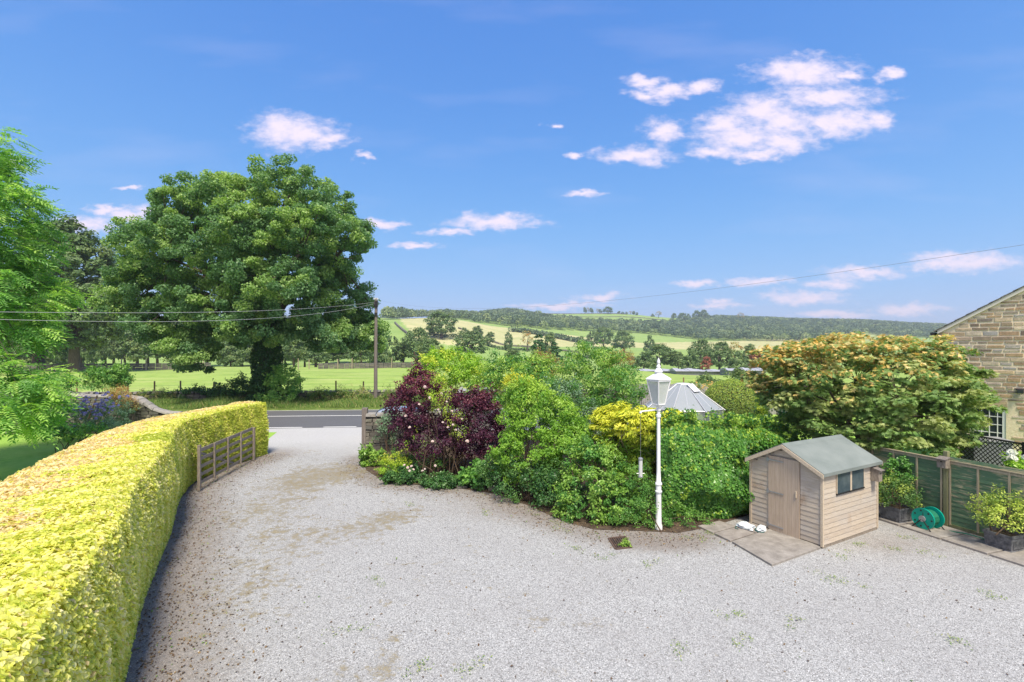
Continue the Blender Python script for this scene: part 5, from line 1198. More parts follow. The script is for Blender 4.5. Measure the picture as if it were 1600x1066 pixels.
def car():
    X0 = -7.42; Yc = 26.2; t = thing('parked_car', (X0 + 2, Yc, 0), 'silver blue hatchback parked beyond the short stone wall at the road edge', 'car'); L = 4.0; w = 1.7
    pm_ = plain('silver_blue_paint', (.42, .5, .6), .25, .5, var=.03, bump=0, spec=.6)
    lower = [(.02, .32), (.0, .55), (.06, .92), (.5, .98), (2.55, .95), (3.6, .82), (3.95, .62), (4.0, .34), (3.7, .24), (.3, .24)]
    cab = [(.10, .93), (.42, 1.36), (.75, 1.45), (1.7, 1.47), (2.1, 1.38), (2.85, .95)]
    def loft(mb, prof, ws, m=0):
        k = len(prof); vs = []
        for (x, z), ww in zip(prof, ws): vs.append((X0 + x, Yc - ww / 2, z))
        for (x, z), ww in zip(prof, ws): vs.append((X0 + x, Yc + ww / 2, z))
        mb.add(vs, [tuple(range(k))[::-1], tuple(range(k, 2 * k))] + [(i, (i + 1) % k, k + (i + 1) % k, k + i) for i in range(k)], m)
    mb = MB(); loft(mb, lower, [w * .94, w, w, w, w, w * .98, w * .9, w * .9, w * .94, w * .94]); loft(mb, cab, [w * .93, w * .78, w * .74, w * .74, w * .78, w * .92]); mb.build('body', pm_, t, smooth=True, bevel=.04)
    gl = MB(); gl.prism([(X0 + .125, Yc - .62, 1.0), (X0 + .125, Yc + .62, 1.0), (X0 + .40, Yc + .56, 1.36), (X0 + .40, Yc - .56, 1.36)], (-.03, 0, .02)); gl.build('rear_window', M['glass_dark'], t)
    gl = MB(); gl.prism([(X0 + 2.15, Yc - .6, 1.36), (X0 + 2.15, Yc + .6, 1.36), (X0 + 2.76, Yc + .7, 1.0), (X0 + 2.76, Yc - .7, 1.0)], (.03, 0, .03)); gl.build('windscreen', M['glass_dark'], t)
    for sg in (-1, 1):
        for a_, b_, c_, d_ in ((.35, 1.2, .62, 1.2), (1.26, 2.6, 1.26, 2.05)):
            gl = MB(); yb = Yc + sg * w * .475; yt = Yc + sg * w * .392; gl.prism([(X0 + a_, yb, 1.0), (X0 + b_, yb, 1.0), (X0 + d_, yt, 1.37), (X0 + c_, yt, 1.37)], (0, sg * .02, 0)); gl.build('side_window', M['glass_dark'], t)
        for x in (.72, 3.2):
            q = MB(); q.tube([(X0 + x, Yc + sg * .66, .31), (X0 + x, Yc + sg * .86, .31)], .31, 18); wh = q.build('wheel', M['black'], t, smooth=True); q = MB(); q.tube([(X0 + x, Yc + sg * .86, .31), (X0 + x, Yc + sg * .875, .31)], .2, 12); q.build('rim', M['steel'], wh)
        q = MB(); q.box((X0 + .04, Yc + sg * .66, .66), (.1, .3, .2)); q.build('tail_light', plain('red_lens', (.4, .02, .02), .2), t); q = MB(); q.box((X0 + 3.83, Yc + sg * .6, .6), (.16, .3, .15)); q.build('headlight', M['upvc'], t)
car()

# ------------------------------------------------------------------ big trees
def limbs(mb, base, fork, C, r0, n, r1=None):
    base, fork = np.asarray(base, float), np.asarray(fork, float); mb.tube([base - A(0, 0, .3), base + (fork - base) * .15, base + (fork - base) * .5, fork], [r0 * 1.45, r0 * 1.08, r0 * .95, r0 * .85], 12)
    order = rng.permutation(len(C))[:n]
    mains = []
    for k in range(7):
        th = 2 * pi * k / 7 + .3; far = C[np.argmax((C - fork) @ A(cos(th), sin(th) * .8, .35 + .5 * (k % 2)))]; v = far - fork
        P = [fork, fork + v * A(.2, .2, .3), fork + v * A(.42, .42, .55) + rng.normal(size=3) * .25, fork + v * .68]
        mb.tube(P, [r0 * .55, r0 * .42, r0 * .26, r0 * .1], 8); mains += [P[1], P[2], P[3], (P[1] + P[2]) / 2]
    mains = np.array(mains)
    for j in order:
        m = mains[np.argmin(((mains - C[j]) ** 2).sum(1))]; v = C[j] - m; mb.tube([m, m + v * .5 + rng.normal(size=3) * .12 * np.linalg.norm(v) * .6, C[j]], [r0 * .12, r0 * .08, r0 * .03], 5)
def sycamore():
    Y = 40; b = A(PX(415, Y), Y, .3)
    envs = [E(456, 320, 90, 52, Y, 5.5), E(364, 324, 72, 44, Y, 5), E(288, 330, 46, 34, Y, 3.2), E(242, 392, 50, 44, Y, 4), E(330, 400, 88, 58, Y, 6.5), E(462, 410, 92, 60, Y, 6.5), E(545, 370, 36, 32, Y, 2.8), E(240, 468, 60, 40, Y, 4.2), E(228, 440, 38, 38, Y + 1, 3.4), E(275, 508, 60, 34, Y, 4), E(340, 525, 50, 22, Y, 3.4), E(345, 478, 76, 42, Y - 1, 5), E(455, 488, 80, 44, Y - 1, 5), E(535, 470, 44, 44, Y + 2.4, 3.4), E(568, 522, 36, 36, Y + 3, 2.4), E(296, 552, 34, 34, Y - 3, 2.2), E(400, 515, 56, 24, Y - 3.5, 2.6), E(515, 525, 40, 28, Y - 1, 2.6), E(385, 360, 60, 40, Y - 4, 3), E(480, 355, 60, 40, Y - 4, 3), E(425, 440, 70, 36, Y - 5, 2.6)]
    root = thing('sycamore_tree', tuple(b), 'huge dark green sycamore with an ivy clad trunk on the far road bank', 'tree')
    C, O = clumps(envs, 1750, .5, 2.6, -.9, .09); P, N, cl, i = fill(C, O, 230, .62, .68, wup=.45, wout=.3, wloc_=.3, wr=.62)
    q = np.linalg.norm(P - C[i], axis=1)
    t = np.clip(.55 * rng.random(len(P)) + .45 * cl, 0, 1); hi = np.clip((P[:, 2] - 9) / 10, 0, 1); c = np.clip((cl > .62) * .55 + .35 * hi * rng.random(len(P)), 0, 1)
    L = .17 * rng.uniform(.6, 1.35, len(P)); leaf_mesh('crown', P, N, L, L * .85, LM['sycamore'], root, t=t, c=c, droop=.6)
    mb = MB(); limbs(mb, b, A(b[0] + .2, Y, 6.2), C, .62, 130); mb.build('trunk', M['bark'], root, smooth=True)
    n = 9000; z = rng.uniform(.2, 7.4, n); th = rng.uniform(0, 2 * pi, n); rr = .75 + .3 * rng.random(n) + .35 * np.exp(-z) + .12 * np.sin(z * 2 + th * 2); P = np.stack([b[0] + .03 * z + rr * np.cos(th) * 1.08, Y + rr * np.sin(th), z + .2], 1)
    N = np.stack([np.cos(th), np.sin(th), .4 + 0 * th], 1) + rng.normal(size=(n, 3)) * .5; leaf_mesh('ivy', P, N, .2 * rng.uniform(.6, 1.2, n), .17, LM['deep'], root, t=.55 * rng.random(n), droop=1.)
sycamore()
def big_tree(label, envs, b, r0, fork_z, ncl, per, rc, L, mat, zone=.2):
    root = thing('field_edge_tree', tuple(b), label, 'tree'); C, O = clumps(envs, ncl, .5, b[2] + 2.5, -.9); P, N, cl, i = fill(C, O, per, rc, .65, wup=.5, wr=.42)
    t = np.clip(.5 * rng.random(len(P)) + .5 * cl, 0, 1); Ls = L * rng.uniform(.7, 1.3, len(P)); leaf_mesh('crown', P, N, Ls, Ls * .8, mat, root, t=t, c=(cl < zone) * .9, droop=.5)
    mb = MB(); limbs(mb, b, A(b[0], b[1], b[2] + fork_z), C, r0, 50); mb.build('trunk', M['bark'], root, smooth=True)
Yb = 86; b1 = A(PX(116, Yb), Yb, float(terr(PX(116, Yb), Yb)))
big_tree('tall leafy tree with pale flared trunk at the field wall left of the sycamore', [E(118, 440, 62, 85, Yb, 6), E(85, 405, 45, 55, Yb, 5), E(155, 470, 45, 65, Yb, 5), E(110, 510, 60, 40, Yb, 5), E(95, 375, 30, 26, Yb, 4)], b1, .85, 5, 420, 120, 1.15, .5, LM['oak'], .25)
Yb = 92; b2 = A(PX(60, Yb), Yb, float(terr(PX(60, Yb), Yb)))
big_tree('broad leafy tree with a dark trunk behind the bright feathery tree', [E(40, 470, 70, 75, Yb, 6), E(60, 525, 50, 30, Yb, 5), E(-20, 450, 60, 80, Yb, 6)], b2, .95, 4, 300, 110, 1.2, .5, LM['oak'], .1)

def pinnate_tree():
    Y = 17.5; b = A(-24.2, Y, 0)
    envs = [E(-12, 238, 26, 30, Y, .9), E(-22, 365, 62, 92, Y, 2.2), E(23, 455, 46, 78, Y, 1.7), E(-102, 400, 100, 140, Y, 2.6), E(-12, 510, 62, 42, Y - .5, 1.8), E(-2, 335, 36, 58, Y, 1.4), E(16, 318, 25, 36, Y, .9), E(8, 600, 64, 46, Y - 1.2, 1.6), E(-62, 620, 84, 62, Y - 1.2, 1.9), E(-92, 250, 66, 60, Y, 1.7), E(43, 625, 32, 28, Y - 1.3, 1.), E(23, 652, 34, 26, Y - 1.4, .9)]
    root = thing('feathery_tree', tuple(b), 'bright green feathery leaved tree overhanging the lawn at the hedge', 'tree')
    C, O = clumps(envs, 560, .4, .9, -.95, .05); P, N, cl, i = fill(C, O, 11, .40, .55, wup=.8, wout=.2, wloc_=.25, wr=.3)
    n = len(P); N = unit(N); D = O[i] * A(1, 1, .2) + rng.normal(size=(n, 3)) * .5 + A(.25, -.1, -.35); D = unit(D - (D * N).sum(1, keepdims=True) * N); Sd = np.cross(N, D)
    Lr = rng.uniform(.5, .78, n); LP, LN, LD, LT, LC = [], [], [], [], []; tt = np.clip(.5 * rng.random(n) + .5 * cl, 0, 1); cc = (cl > .6) * rng.random(n)
    for k in range(1, 8):
        f = k / 7; ax = P + D * (Lr * f)[:, None] - N * (Lr * .22 * f * f)[:, None]
        if k == 7: sides = (0,)
        else: sides = (-1, 1)
        for sg in sides:
            dd = D * (.55 if sg else 1.) + Sd * sg * .85; LP.append(ax + unit(dd) * .075); LD.append(dd); LN.append(N + Sd * sg * .15 + rng.normal(size=(n, 3)) * .12); LT.append(tt); LC.append(cc)
    LP, LN, LD, LT, LC = map(np.concatenate, (LP, LN, LD, LT, LC)); L = .175 * rng.uniform(.8, 1.2, len(LP))
    leaf_mesh('crown', LP, LN, L, L * .34, LM['ash'], root, t=np.clip(LT + .15 * rng.normal(size=len(LT)), 0, 1), c=LC, D=LD)
    mb = MB(); limbs(mb, b, A(b[0] + .3, Y, 3.2), C, .2, 90); mb.build('trunk', M['bark'], root, smooth=True)
pinnate_tree()
def maple():
    Y = 16.3; b = A(PX(1365, Y), Y, 0)
    envs = [E(1360, 610, 140, 72, Y, 2.6), E(1280, 590, 92, 56, Y, 2.2), E(1232, 572, 48, 34, Y, 1.4), E(1290, 556, 70, 28, Y, 1.8), E(1340, 550, 80, 28, Y + .3, 2.), E(1420, 552, 66, 26, Y + .2, 1.6), E(1410, 590, 72, 46, Y, 2.), E(1455, 625, 54, 48, Y - .3, 1.5), E(1418, 665, 84, 38, Y - .8, 1.8), E(1300, 650, 66, 40, Y - .5, 1.6), E(1492, 588, 36, 18, Y, .9), E(1500, 640, 34, 20, Y - .2, .8), E(1212, 612, 34, 30, Y, 1.), E(1350, 668, 80, 34, Y - 1., 1.4), E(1430, 688, 56, 22, Y - 1.4, 1.2), E(1390, 640, 100, 48, Y - 1, 1.6), E(1530, 618, 22, 10, Y, .5)]
    root = thing('japanese_maple', tuple(b), 'wide Japanese maple with green leaves turning orange on top, behind the shed', 'tree')
    C, O = clumps(envs, 740, .45, 1.2, -.85, .11); P, N, cl, i = fill(C, O, 68, .32, .40, wup=.75, wout=.2, wloc_=.3, wr=.36)
    n = len(P); N = unit(N); D = O[i] + rng.normal(size=(n, 3)) * .6 + A(0, 0, -.5); D = unit(D - (D * N).sum(1, keepdims=True) * N); Sd = np.cross(N, D)
    top = np.clip((P[:, 2] - 3.45 - .16 * (P[:, 0] - 12)) / 1.5 + .35 * (cl - .5), 0, 1); orange = rng.random(n) < top * .58; cc = np.where(orange, rng.uniform(.5, 1, n), .12 * (cl > .7)); tt = np.clip(.5 * rng.random(n) + .5 * cl, 0, 1); L = rng.uniform(.085, .145, n)
    LP, LN, LD, LT, LC, LL = [], [], [], [], [], []
    for a_ in (-1.15, -.58, 0, .58, 1.15):
        dd = D * cos(a_) + Sd * sin(a_); l = L * (1 - .22 * abs(a_)); LP.append(P + dd * (l * .5)[:, None]); LD.append(dd); LN.append(N); LT.append(tt); LC.append(cc); LL.append(l)
    LP, LN, LD, LT, LC, LL = map(np.concatenate, (LP, LN, LD, LT, LC, LL))
    leaf_mesh('crown', LP, LN, LL, LL * .34, LM['maple'], root, t=LT, c=LC, D=LD)
    mb = MB(); limbs(mb, b, A(b[0], Y, 1.0), C, .14, 130); mb.build('trunk', M['bark'], root, smooth=True)
maple()

# ------------------------------------------------------------------ garden shrubs
def petals(root, name, P, size, mat, n=None):
    """each bloom a mesh of its own under the plant"""
    k0 = None; off = wloc(root)
    for p in P:
        if k0 is None:
            q = 14; d = sphere_dirs(q); d[:, 2] = np.abs(d[:, 2]); k0 = leaf_mesh(name, d * size * .35 + off, d, size * .75, size * .6, mat, root); o = k0
        else: o = k0.copy(); COL.objects.link(o); o.parent = root
        o.location = tuple(np.asarray(p) - off); s = random.uniform(.7, 1.3); o.scale = (s, s, s); o.rotation_euler = (random.uniform(-.5, .5), random.uniform(-.5, .5), random.uniform(0, 6))
envp = [E(660, 655, 48, 58, 18.6, 1.2), E(735, 665, 55, 50, 18., 1.3), E(655, 600, 26, 30, 18.8, .8), E(690, 690, 70, 40, 18., 1.2), E(765, 690, 28, 34, 17.6, .8), E(628, 640, 24, 40, 18.8, .8), E(735, 625, 36, 26, 18.2, .9), E(765, 650, 22, 30, 17.9, .7)]
shrub('smoke_bush', 'tall dark purple leaved shrub at the drive corner', 'shrub', envp, 330, 70, .24, .085, .72, LM['purple'], base=A(PX(700, 18.2), 18.2, 0), zone=lambda P, cl: np.clip((P[:, 2] - 2.0) / 1.4 + .3 * (cl - .5), 0, 1) * rng.random(len(P)), rmin=.35, stems=46, zmin=.8, stemr=.028, spread=.6, wup=.3)
r = shrub('climbing_rose', 'pale pink climbing rose threading through the purple shrub', 'rose', [E(690, 640, 26, 40, 17.5, .4), E(715, 665, 22, 26, 17.1, .4), E(680, 610, 22, 22, 17.9, .4), E(650, 700, 30, 22, 17.3, .4)], 40, 34, .2, .06, .55, LM['lime'], base=A(PX(690, 17), 17.0, 0), stems=8, zmin=.6, zone=lambda P, cl: .4 * (cl > .5))
petals(r, 'bloom', [A(PX(x, Y), Y, PZ(y, Y)) for x, y, Y in [(664, 605, 17.5), (690, 615, 17.3), (698, 628, 17.2), (685, 640, 17.1), (706, 643, 17), (700, 668, 16.6), (708, 664, 16.6), (712, 672, 16.6), (692, 660, 16.8), (722, 655, 16.8), (672, 622, 17.3), (655, 632, 17.4), (634, 650, 17.5), (640, 668, 17.4), (730, 690, 16.7), (676, 690, 16.9)]], .11, LM['pink'])
r = shrub('ground_rose', 'low shrub rose with small white-pink flowers along the gravel edge', 'rose', [(GP(660, 745) + A(0, .4, .45), A(.9, .5, .5)), (GP(630, 735) + A(0, .3, .5), A(.6, .5, .5))], 60, 40, .18, .06, .55, LM['green'], stems=10, zone=lambda P, cl: .3 * (cl > .6))
petals(r, 'bloom', [A(PX(x, Y), Y, PZ(y, Y)) for x, y, Y in [(637, 731, 16.2), (643, 729, 16.2), (646, 734, 16.1), (660, 736, 16), (664, 733, 16), (640, 736, 16.1), (632, 727, 16.4), (680, 728, 16)]], .085, LM['pink'])
def low(label, pts, Y, hz, mat, zone, L=.07, asp=.6, name='bedding_plant', ncl=60, per=40, cat='plant'):
    x0, x1 = pts; c = A(PX((x0 + x1) / 2, Y), Y, hz * .45); return shrub(name, label, cat, [(c, A((x1 - x0) / 2 * Y / F, .5, hz * .6))], ncl, per, .14, L, asp, mat, zone=zone, stems=5, flat=.7)
shrub('fern_plant', 'feathery fern growing out of the short stone wall beside the gatepost', 'fern', [E(604, 672, 22, 26, 21.7, .3), E(620, 655, 18, 18, 21.8, .3)], 40, 34, .2, .11, .3, LM['grey'], base=A(PX(606, 21.7), 21.7, 0), stems=8, zmin=.4)
low("pale green leafy clump at the foot of the wooden gatepost", (562, 602), 19.3, .62, LM['green'], lambda P, cl: .5 + .3 * cl, .12, .6, ncl=40)
low("lady's mantle with frothy yellow-green flowers at the bed edge", (590, 640), 17.6, .75, LM['lime'], lambda P, cl: np.clip((P[:, 2] - .4) * 2.2, 0, 1), .05, .8)
low("dark green geranium leaves spilling onto the gravel below the yellow flowers", (598, 660), 16.8, .45, LM['deep'], lambda P, cl: .3 * cl, .075, .85, ncl=70)
low("dark green ground cover under the purple shrub beside the stone edging", (655, 725), 16.3, .38, LM['deep'], lambda P, cl: .2 * cl, .07, .8, ncl=70)
low("large leaved green plant at the base of the shrubs", (722, 775), 16.3, .85, LM['green'], lambda P, cl: .1 * cl, .14, .85, ncl=36, per=26)
for k, (x, l) in enumerate([(695, 'mossy edging stone nearest the rose at the gravel edge'), (722, 'low edging stone half hidden by ground cover'), (750, 'flat edging stone below the large leaved plant'), (772, 'edging stone at the foot of the privet')]):
    p = GP(x, 763 + k * 1.5); mb = MB(); mb.rock(p - A(.22, 0, .03), A(.4, .04, 0), A(0, .2, 0), UZ * .15, .12); tag(mb.build('edging_stone', M['wallstone'], loc=tuple(p)), l, 'stone', 'edging stones of the flower bed')
Z0 = lambda P, cl: 0 * cl
shrub('mexican_orange', 'big yellow-green shrub with glossy leaves in the middle of the border', 'shrub', [E(845, 665, 62, 64, 15.8, 1.15), E(820, 625, 40, 36, 16, .8), E(885, 690, 44, 44, 15.3, .9), E(825, 710, 56, 56, 15.4, 1.), E(880, 650, 30, 30, 15.6, .7)], 330, 66, .2, .1, .45, LM['choisya'], base=A(PX(845, 15.7), 15.7, 0), zone=lambda P, cl: np.clip((P[:, 2] - 2.2) / 1.6, 0, 1) * (cl > .3) * .8, stems=20, wup=.35)
shrub('privet_shrub', 'shaded dark green shrub filling the foot of the border below the yellow-green shrub', 'shrub', [E(815, 750, 46, 40, 14.9, .7), E(870, 765, 40, 48, 14.2, .7), E(770, 735, 30, 34, 15.8, .6)], 190, 56, .18, .065, .6, LM['deep'], base=A(PX(830, 14.7), 14.7, 0), zone=lambda P, cl: .35 * (cl > .6), stems=14)
shrub('griselinia_shrub', 'fresh bright green shrub bulging over the gravel left of the lamp post', 'shrub', [E(935, 762, 56, 66, 13.5, .85), E(900, 780, 36, 42, 13.5, .6), E(970, 785, 36, 40, 13.1, .6), E(920, 715, 36, 28, 13.8, .6)], 230, 54, .17, .075, .62, LM['green'], base=A(PX(935, 13.4), 13.4, 0), zone=lambda P, cl: .55 * (cl > .45), stems=16)
shrub('low_shrub', 'low straggly green shrub around the foot of the lamp post', 'shrub', [E(1000, 795, 40, 32, 12.75, .45), E(1055, 808, 38, 24, 12.75, .4), E(1085, 815, 26, 16, 12.9, .35), E(965, 810, 26, 20, 12.8, .4), E(1000, 750, 24, 30, 13.2, .4)], 130, 46, .15, .055, .45, LM['green'], base=A(PX(1010, 12.9), 12.9, 0), zone=lambda P, cl: .2 * (cl > .5), stems=24)
shrub('elder_shrub', 'tall mid green elder standing highest in the border', 'shrub', [E(905, 615, 62, 58, 19, 1.6), E(930, 570, 48, 32, 19.3, 1.1), E(960, 625, 46, 48, 18.6, 1.2), E(880, 650, 42, 46, 18.2, 1.1), E(980, 600, 28, 30, 19.2, .9), E(920, 548, 18, 16, 19.3, .5)], 330, 58, .27, .11, .4, LM['green'], base=A(PX(920, 18.9), 18.9, 0), zone=lambda P, cl: .75 * (cl > .55) * np.clip((P[:, 2] - 2) / 1.5, .2, 1), stems=26, stemr=.035, up=-.8)
shrub('grey_leaved_shrub', 'blue-green shrub between the elder and the yellow-green shrub', 'shrub', [E(880, 625, 36, 36, 17.6, .9), E(935, 660, 34, 34, 17.4, .8)], 90, 50, .22, .09, .45, LM['grey'], base=A(PX(890, 17.6), 17.6, 0), stems=10)
shrub('photinia_shrub', 'yellow-green shrub with bronze tips behind the purple shrub', 'shrub', [E(700, 585, 58, 40, 25, 1.7), E(740, 600, 46, 42, 24.5, 1.5), E(670, 600, 34, 34, 25, 1.2), E(690, 562, 30, 16, 25.2, 1.)], 260, 56, .3, .13, .5, LM['lime'], base=A(PX(710, 25), 25, 0), zone=lambda P, cl: .6 * (cl > .7), stems=22, tclump=.6)
shrub('laurel_shrub', 'leafy green bush between the bronze tipped shrub and the elder', 'shrub', [E(790, 585, 40, 38, 22, 1.3), E(815, 608, 44, 40, 21, 1.2), E(770, 615, 40, 36, 21.5, 1.2), E(840, 580, 30, 26, 22, 1.)], 220, 54, .27, .12, .45, LM['green'], base=A(PX(800, 21.5), 21.5, 0), zone=lambda P, cl: .9 * (cl > .5), stems=18)
shrub('golden_shrub', 'small golden yellow bush glowing in front of the leafy green bush', 'shrub', [E(812, 596, 20, 13, 19.6, .5), E(800, 600, 14, 10, 19.6, .4)], 50, 46, .15, .07, .5, LM['gold'], base=A(PX(812, 19.7), 19.7, 0), zone=lambda P, cl: .6 + .4 * cl, stems=8, zmin=1)
shrub('berry_shrub', 'reddish brown tinted shrub top beyond the leafy green bush', 'shrub', [E(850, 570, 34, 18, 26, 1.), E(835, 585, 30, 20, 26, 1.)], 90, 40, .28, .11, .45, LM['rust'], base=A(PX(848, 26), 26, 0), zone=lambda P, cl: .9 * (cl > .35), stems=10)
shrub('berry_shrub', 'brown tinged shrub top to the right behind the elder', 'shrub', [E(968, 562, 24, 14, 28, .9)], 50, 36, .26, .11, .45, LM['rust'], base=A(PX(965, 28), 28, 0), zone=lambda P, cl: .7 * (cl > .4), stems=8)
def gold_hedge():
    root = thing('golden_conifer_hedge', (PX(1000, 15.3), 15.3, 0), 'golden yellow conifer hedge between the elder and the lamp post', 'hedge')
    envs = [E(985, 675, 56, 44, 14.5, .6), E(1035, 676, 46, 38, 14.2, .6), E(1000, 668, 50, 32, 14.0, .5), E(955, 658, 28, 26, 14.8, .5), E(1000, 720, 52, 44, 14.4, .5)]
    C, O = clumps(envs, 520, .5, .1, -.7); P, N, cl, i = fill(C, O, 46, .17, .5, wup=.5, wr=.4); D = O[i] * A(1, 1, .1) + A(-.3, -.4, .12) + rng.normal(size=P.shape) * .35
    t = np.clip(.5 * rng.random(len(P)) + .5 * cl, 0, 1); c = np.clip((P[:, 2] - 1.7) / .65 + .5 * (cl - .5), 0, 1) * rng.random(len(P)) ** .4; L = .14 * rng.uniform(.6, 1.3, len(P)); leaf_mesh('foliage', P, N, L, L * .3, LM['gold'], root, t=t, c=c, D=D)
    stems_mb(A(PX(1000, 14.6), 14.6, 0), C, .03, 24, .5).build('stems', M['twig'], root, smooth=True)
gold_hedge()
def ivy_hedge():
    a_ = A(3.55, 13.25, 0); pts = np.array([(4.0, 13.25), (4.7, 13.3), (5.9, 13.55), (6.6, 14.0), (8.0, 15.4), (9.6, 16.6)]); hts = np.array([2.5, 2.62, 2.5, 2.3, 2.1, 2.0])
    root = thing('ivy_hedge', (4.8, 13.4, 0), 'dense ivy covered hedge between the lamp post and the shed', 'hedge'); Q, hh, L = dense(pts, 60, hts); T = unit(np.gradient(Q, axis=0)); Nf = np.stack([T[:, 1], -T[:, 0]], 1)
    n = 62000; s = rng.random(n) * 58.99; i = s.astype(int); f0 = Q[i] + (Q[i + 1] - Q[i]) * (s - i)[:, None]; h = hh[i]; nf = Nf[i]; p = rng.random(n) * (h + .8); front = p < h; v = np.where(front, p, p - h)
    bulge = bumps(s * L / 59, p, 80, L, 3.4, (.18, .6), (-.14, .32))
    dep = np.abs(rng.normal(size=n)) * .1; out = np.where(front, .05 + bulge - dep + .18 * np.sin(np.clip(p / h, 0, 1) * pi), -v + .05); z = np.where(front, p, h + bulge * .5 - dep - .30 * np.exp(-v / .14)); out = out - np.where(front, .34 * np.clip((p / h - .8) / .2, 0, 1) ** 2, .2 * np.exp(-v / .14))
    P = np.stack([f0[:, 0] + nf[:, 0] * out, f0[:, 1] + nf[:, 1] * out, np.maximum(z, .03)], 1); N = np.stack([nf[:, 0] * np.where(front, 1, .1), nf[:, 1] * np.where(front, 1, .1), np.where(front, .5, 1)], 1) + rng.normal(size=(n, 3)) * .42
    cl = .5 + .5 * np.sin(s * 1.1 + 3 * np.sin(p * 3.1)) * np.sin(p * 5 + s * .5); t = np.clip(.6 * rng.random(n) + .4 * cl, 0, 1); c = np.where(rng.random(n) < .05 + .5 * np.clip((z - h + .35) / .4, 0, 1), rng.uniform(.4, 1, n), 0); Lz = .085 * rng.uniform(.6, 1.35, n)
    k = 260; j = rng.integers(0, 59, k); fr_ = rng.random(k) < .45; hz = np.where(fr_, rng.random(k) * hh[j], hh[j] + .05); C = np.stack([Q[j][:, 0] + Nf[j][:, 0] * np.where(fr_, .2, -.1), Q[j][:, 1] + Nf[j][:, 1] * np.where(fr_, .2, -.1), hz], 1)
    O = np.stack([Nf[j][:, 0] * np.where(fr_, 1, .3), Nf[j][:, 1] * np.where(fr_, 1, .3), np.where(fr_, -.2, .8)], 1); P2, N2, cl2 = sprigs(C, O, 330, .17, .08)
    P = np.concatenate([P, P2]); N = np.concatenate([N, N2]); t = np.concatenate([t, cl2]); c = np.concatenate([c, .5 * (cl2 > .5)]); Lz = np.concatenate([Lz, .08 * rng.uniform(.6, 1.2, len(P2))])
    leaf_mesh('foliage', P, N, Lz, Lz * .85, LM['ivy'], root, t=t, c=c, droop=1.2)
    mb = MB()
    for k in range(5, 59):
        b0, b1 = Q[k], Q[k + 1]; n0, n1 = Nf[k], Nf[k + 1]; q = []
        for (b, nn, hq) in ((b0, n0, hh[k]), (b1, n1, hh[k + 1])):
            for (d, z_) in ((-.12, 0), (-.12, hq - .3), (-.7, hq - .3), (-.7, 0)): q.append((b[0] + nn[0] * d, b[1] + nn[1] * d, z_))
        mb.add(q, [(0, 1, 5, 4), (1, 2, 6, 5), (2, 3, 7, 6)] + ([(3, 2, 1, 0)] if k == 5 else []) + ([(4, 5, 6, 7)] if k == 58 else []))
    mb.build('stems', M['twig'], root)
ivy_hedge()
def topiary():
    Y = 25; c = A(PX(1141, Y), Y, 0); root = thing('topiary_bush', tuple(c), 'clipped egg shaped evergreen bush right of the greenhouse', 'topiary'); n = 34000; d = sphere_dirs(n); rx = 42 * Y / F; zc = PZ(637, Y); rz = 45 * Y / F
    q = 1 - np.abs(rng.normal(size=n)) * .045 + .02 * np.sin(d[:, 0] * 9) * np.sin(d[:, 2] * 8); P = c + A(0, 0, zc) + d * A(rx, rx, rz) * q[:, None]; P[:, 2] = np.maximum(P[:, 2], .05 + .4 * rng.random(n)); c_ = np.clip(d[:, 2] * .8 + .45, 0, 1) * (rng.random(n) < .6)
    leaf_mesh('foliage', P, d + rng.normal(size=(n, 3)) * .5 + A(0, 0, .2), .06, .04, LM['box'], root, t=rng.random(n), c=c_ * .8)
    mb = MB(); mb.lathe(c, [(.5, 0), (rx * .85, zc - rz * .4), (rx * .9, zc), (rx * .7, zc + rz * .6), (.2, zc + rz * .88)], 16); mb.build('stems', M['twig'], root, smooth=True)
topiary()
shrub('columnar_conifer', 'small bright yellow-green column conifer beside the clipped egg bush', 'shrub', [E(1190, 640, 11, 26, 20.5, .3)], 40, 60, .14, .07, .4, LM['lime'], base=A(PX(1190, 20.5), 20.5, 0), zone=lambda P, cl: .5 * (cl > .4), stems=4, zmin=.3)
shrub('mixed_shrub', 'dark green shrub in the garden between the egg bush and the maple', 'shrub', [E(1215, 640, 30, 34, 20, .8), E(1245, 668, 34, 28, 18.5, .8), E(1215, 610, 22, 20, 24, .8)], 110, 50, .22, .09, .55, LM['deep'], base=A(PX(1225, 19.5), 19.5, 0), zone=lambda P, cl: .4 * (cl > .6), stems=10)
r = shrub('perennial_plant', 'pinkish perennials in bloom at the foot of the egg bush', 'plant', [E(1180, 668, 22, 16, 18.5, .4)], 40, 30, .14, .07, .4, LM['grey'], base=A(PX(1180, 18.5), 18.5, 0), stems=8, zmin=.4)
petals(r, 'bloom', [A(PX(x, Y), Y, PZ(y, Y)) for x, y, Y in [(1170, 660, 18.2), (1178, 655, 18.2), (1186, 664, 18.1), (1192, 656, 18.3)]], .1, LM['pink'])
shrub('orange_shrub', 'orange tinted low shrub along the grey board fence', 'shrub', [E(1100, 606, 22, 10, 30, .6), E(1200, 604, 40, 18, 28, .8)], 60, 40, .25, .11, .5, LM['maple'], base=A(PX(1150, 29), 29, 0), zone=lambda P, cl: .9 * (cl > .5), stems=8, zmin=.8)
shrub('field_scrub', 'low green scrub in the small field beyond the grey board fence', 'shrub', [E(1100, 596, 26, 8, 60, 1.2), E(1160, 590, 30, 12, 55, 1.2)], 60, 40, .5, .24, .6, LM['oak'], base=A(PX(1130, 58), 58, -.8), zone=lambda P, cl: .5 * (cl > .5), stems=6, zmin=-2)
post(1068, 590, 56, -1., .09, M['redpost'], 'dark stake in the small field behind the greenhouse', None)
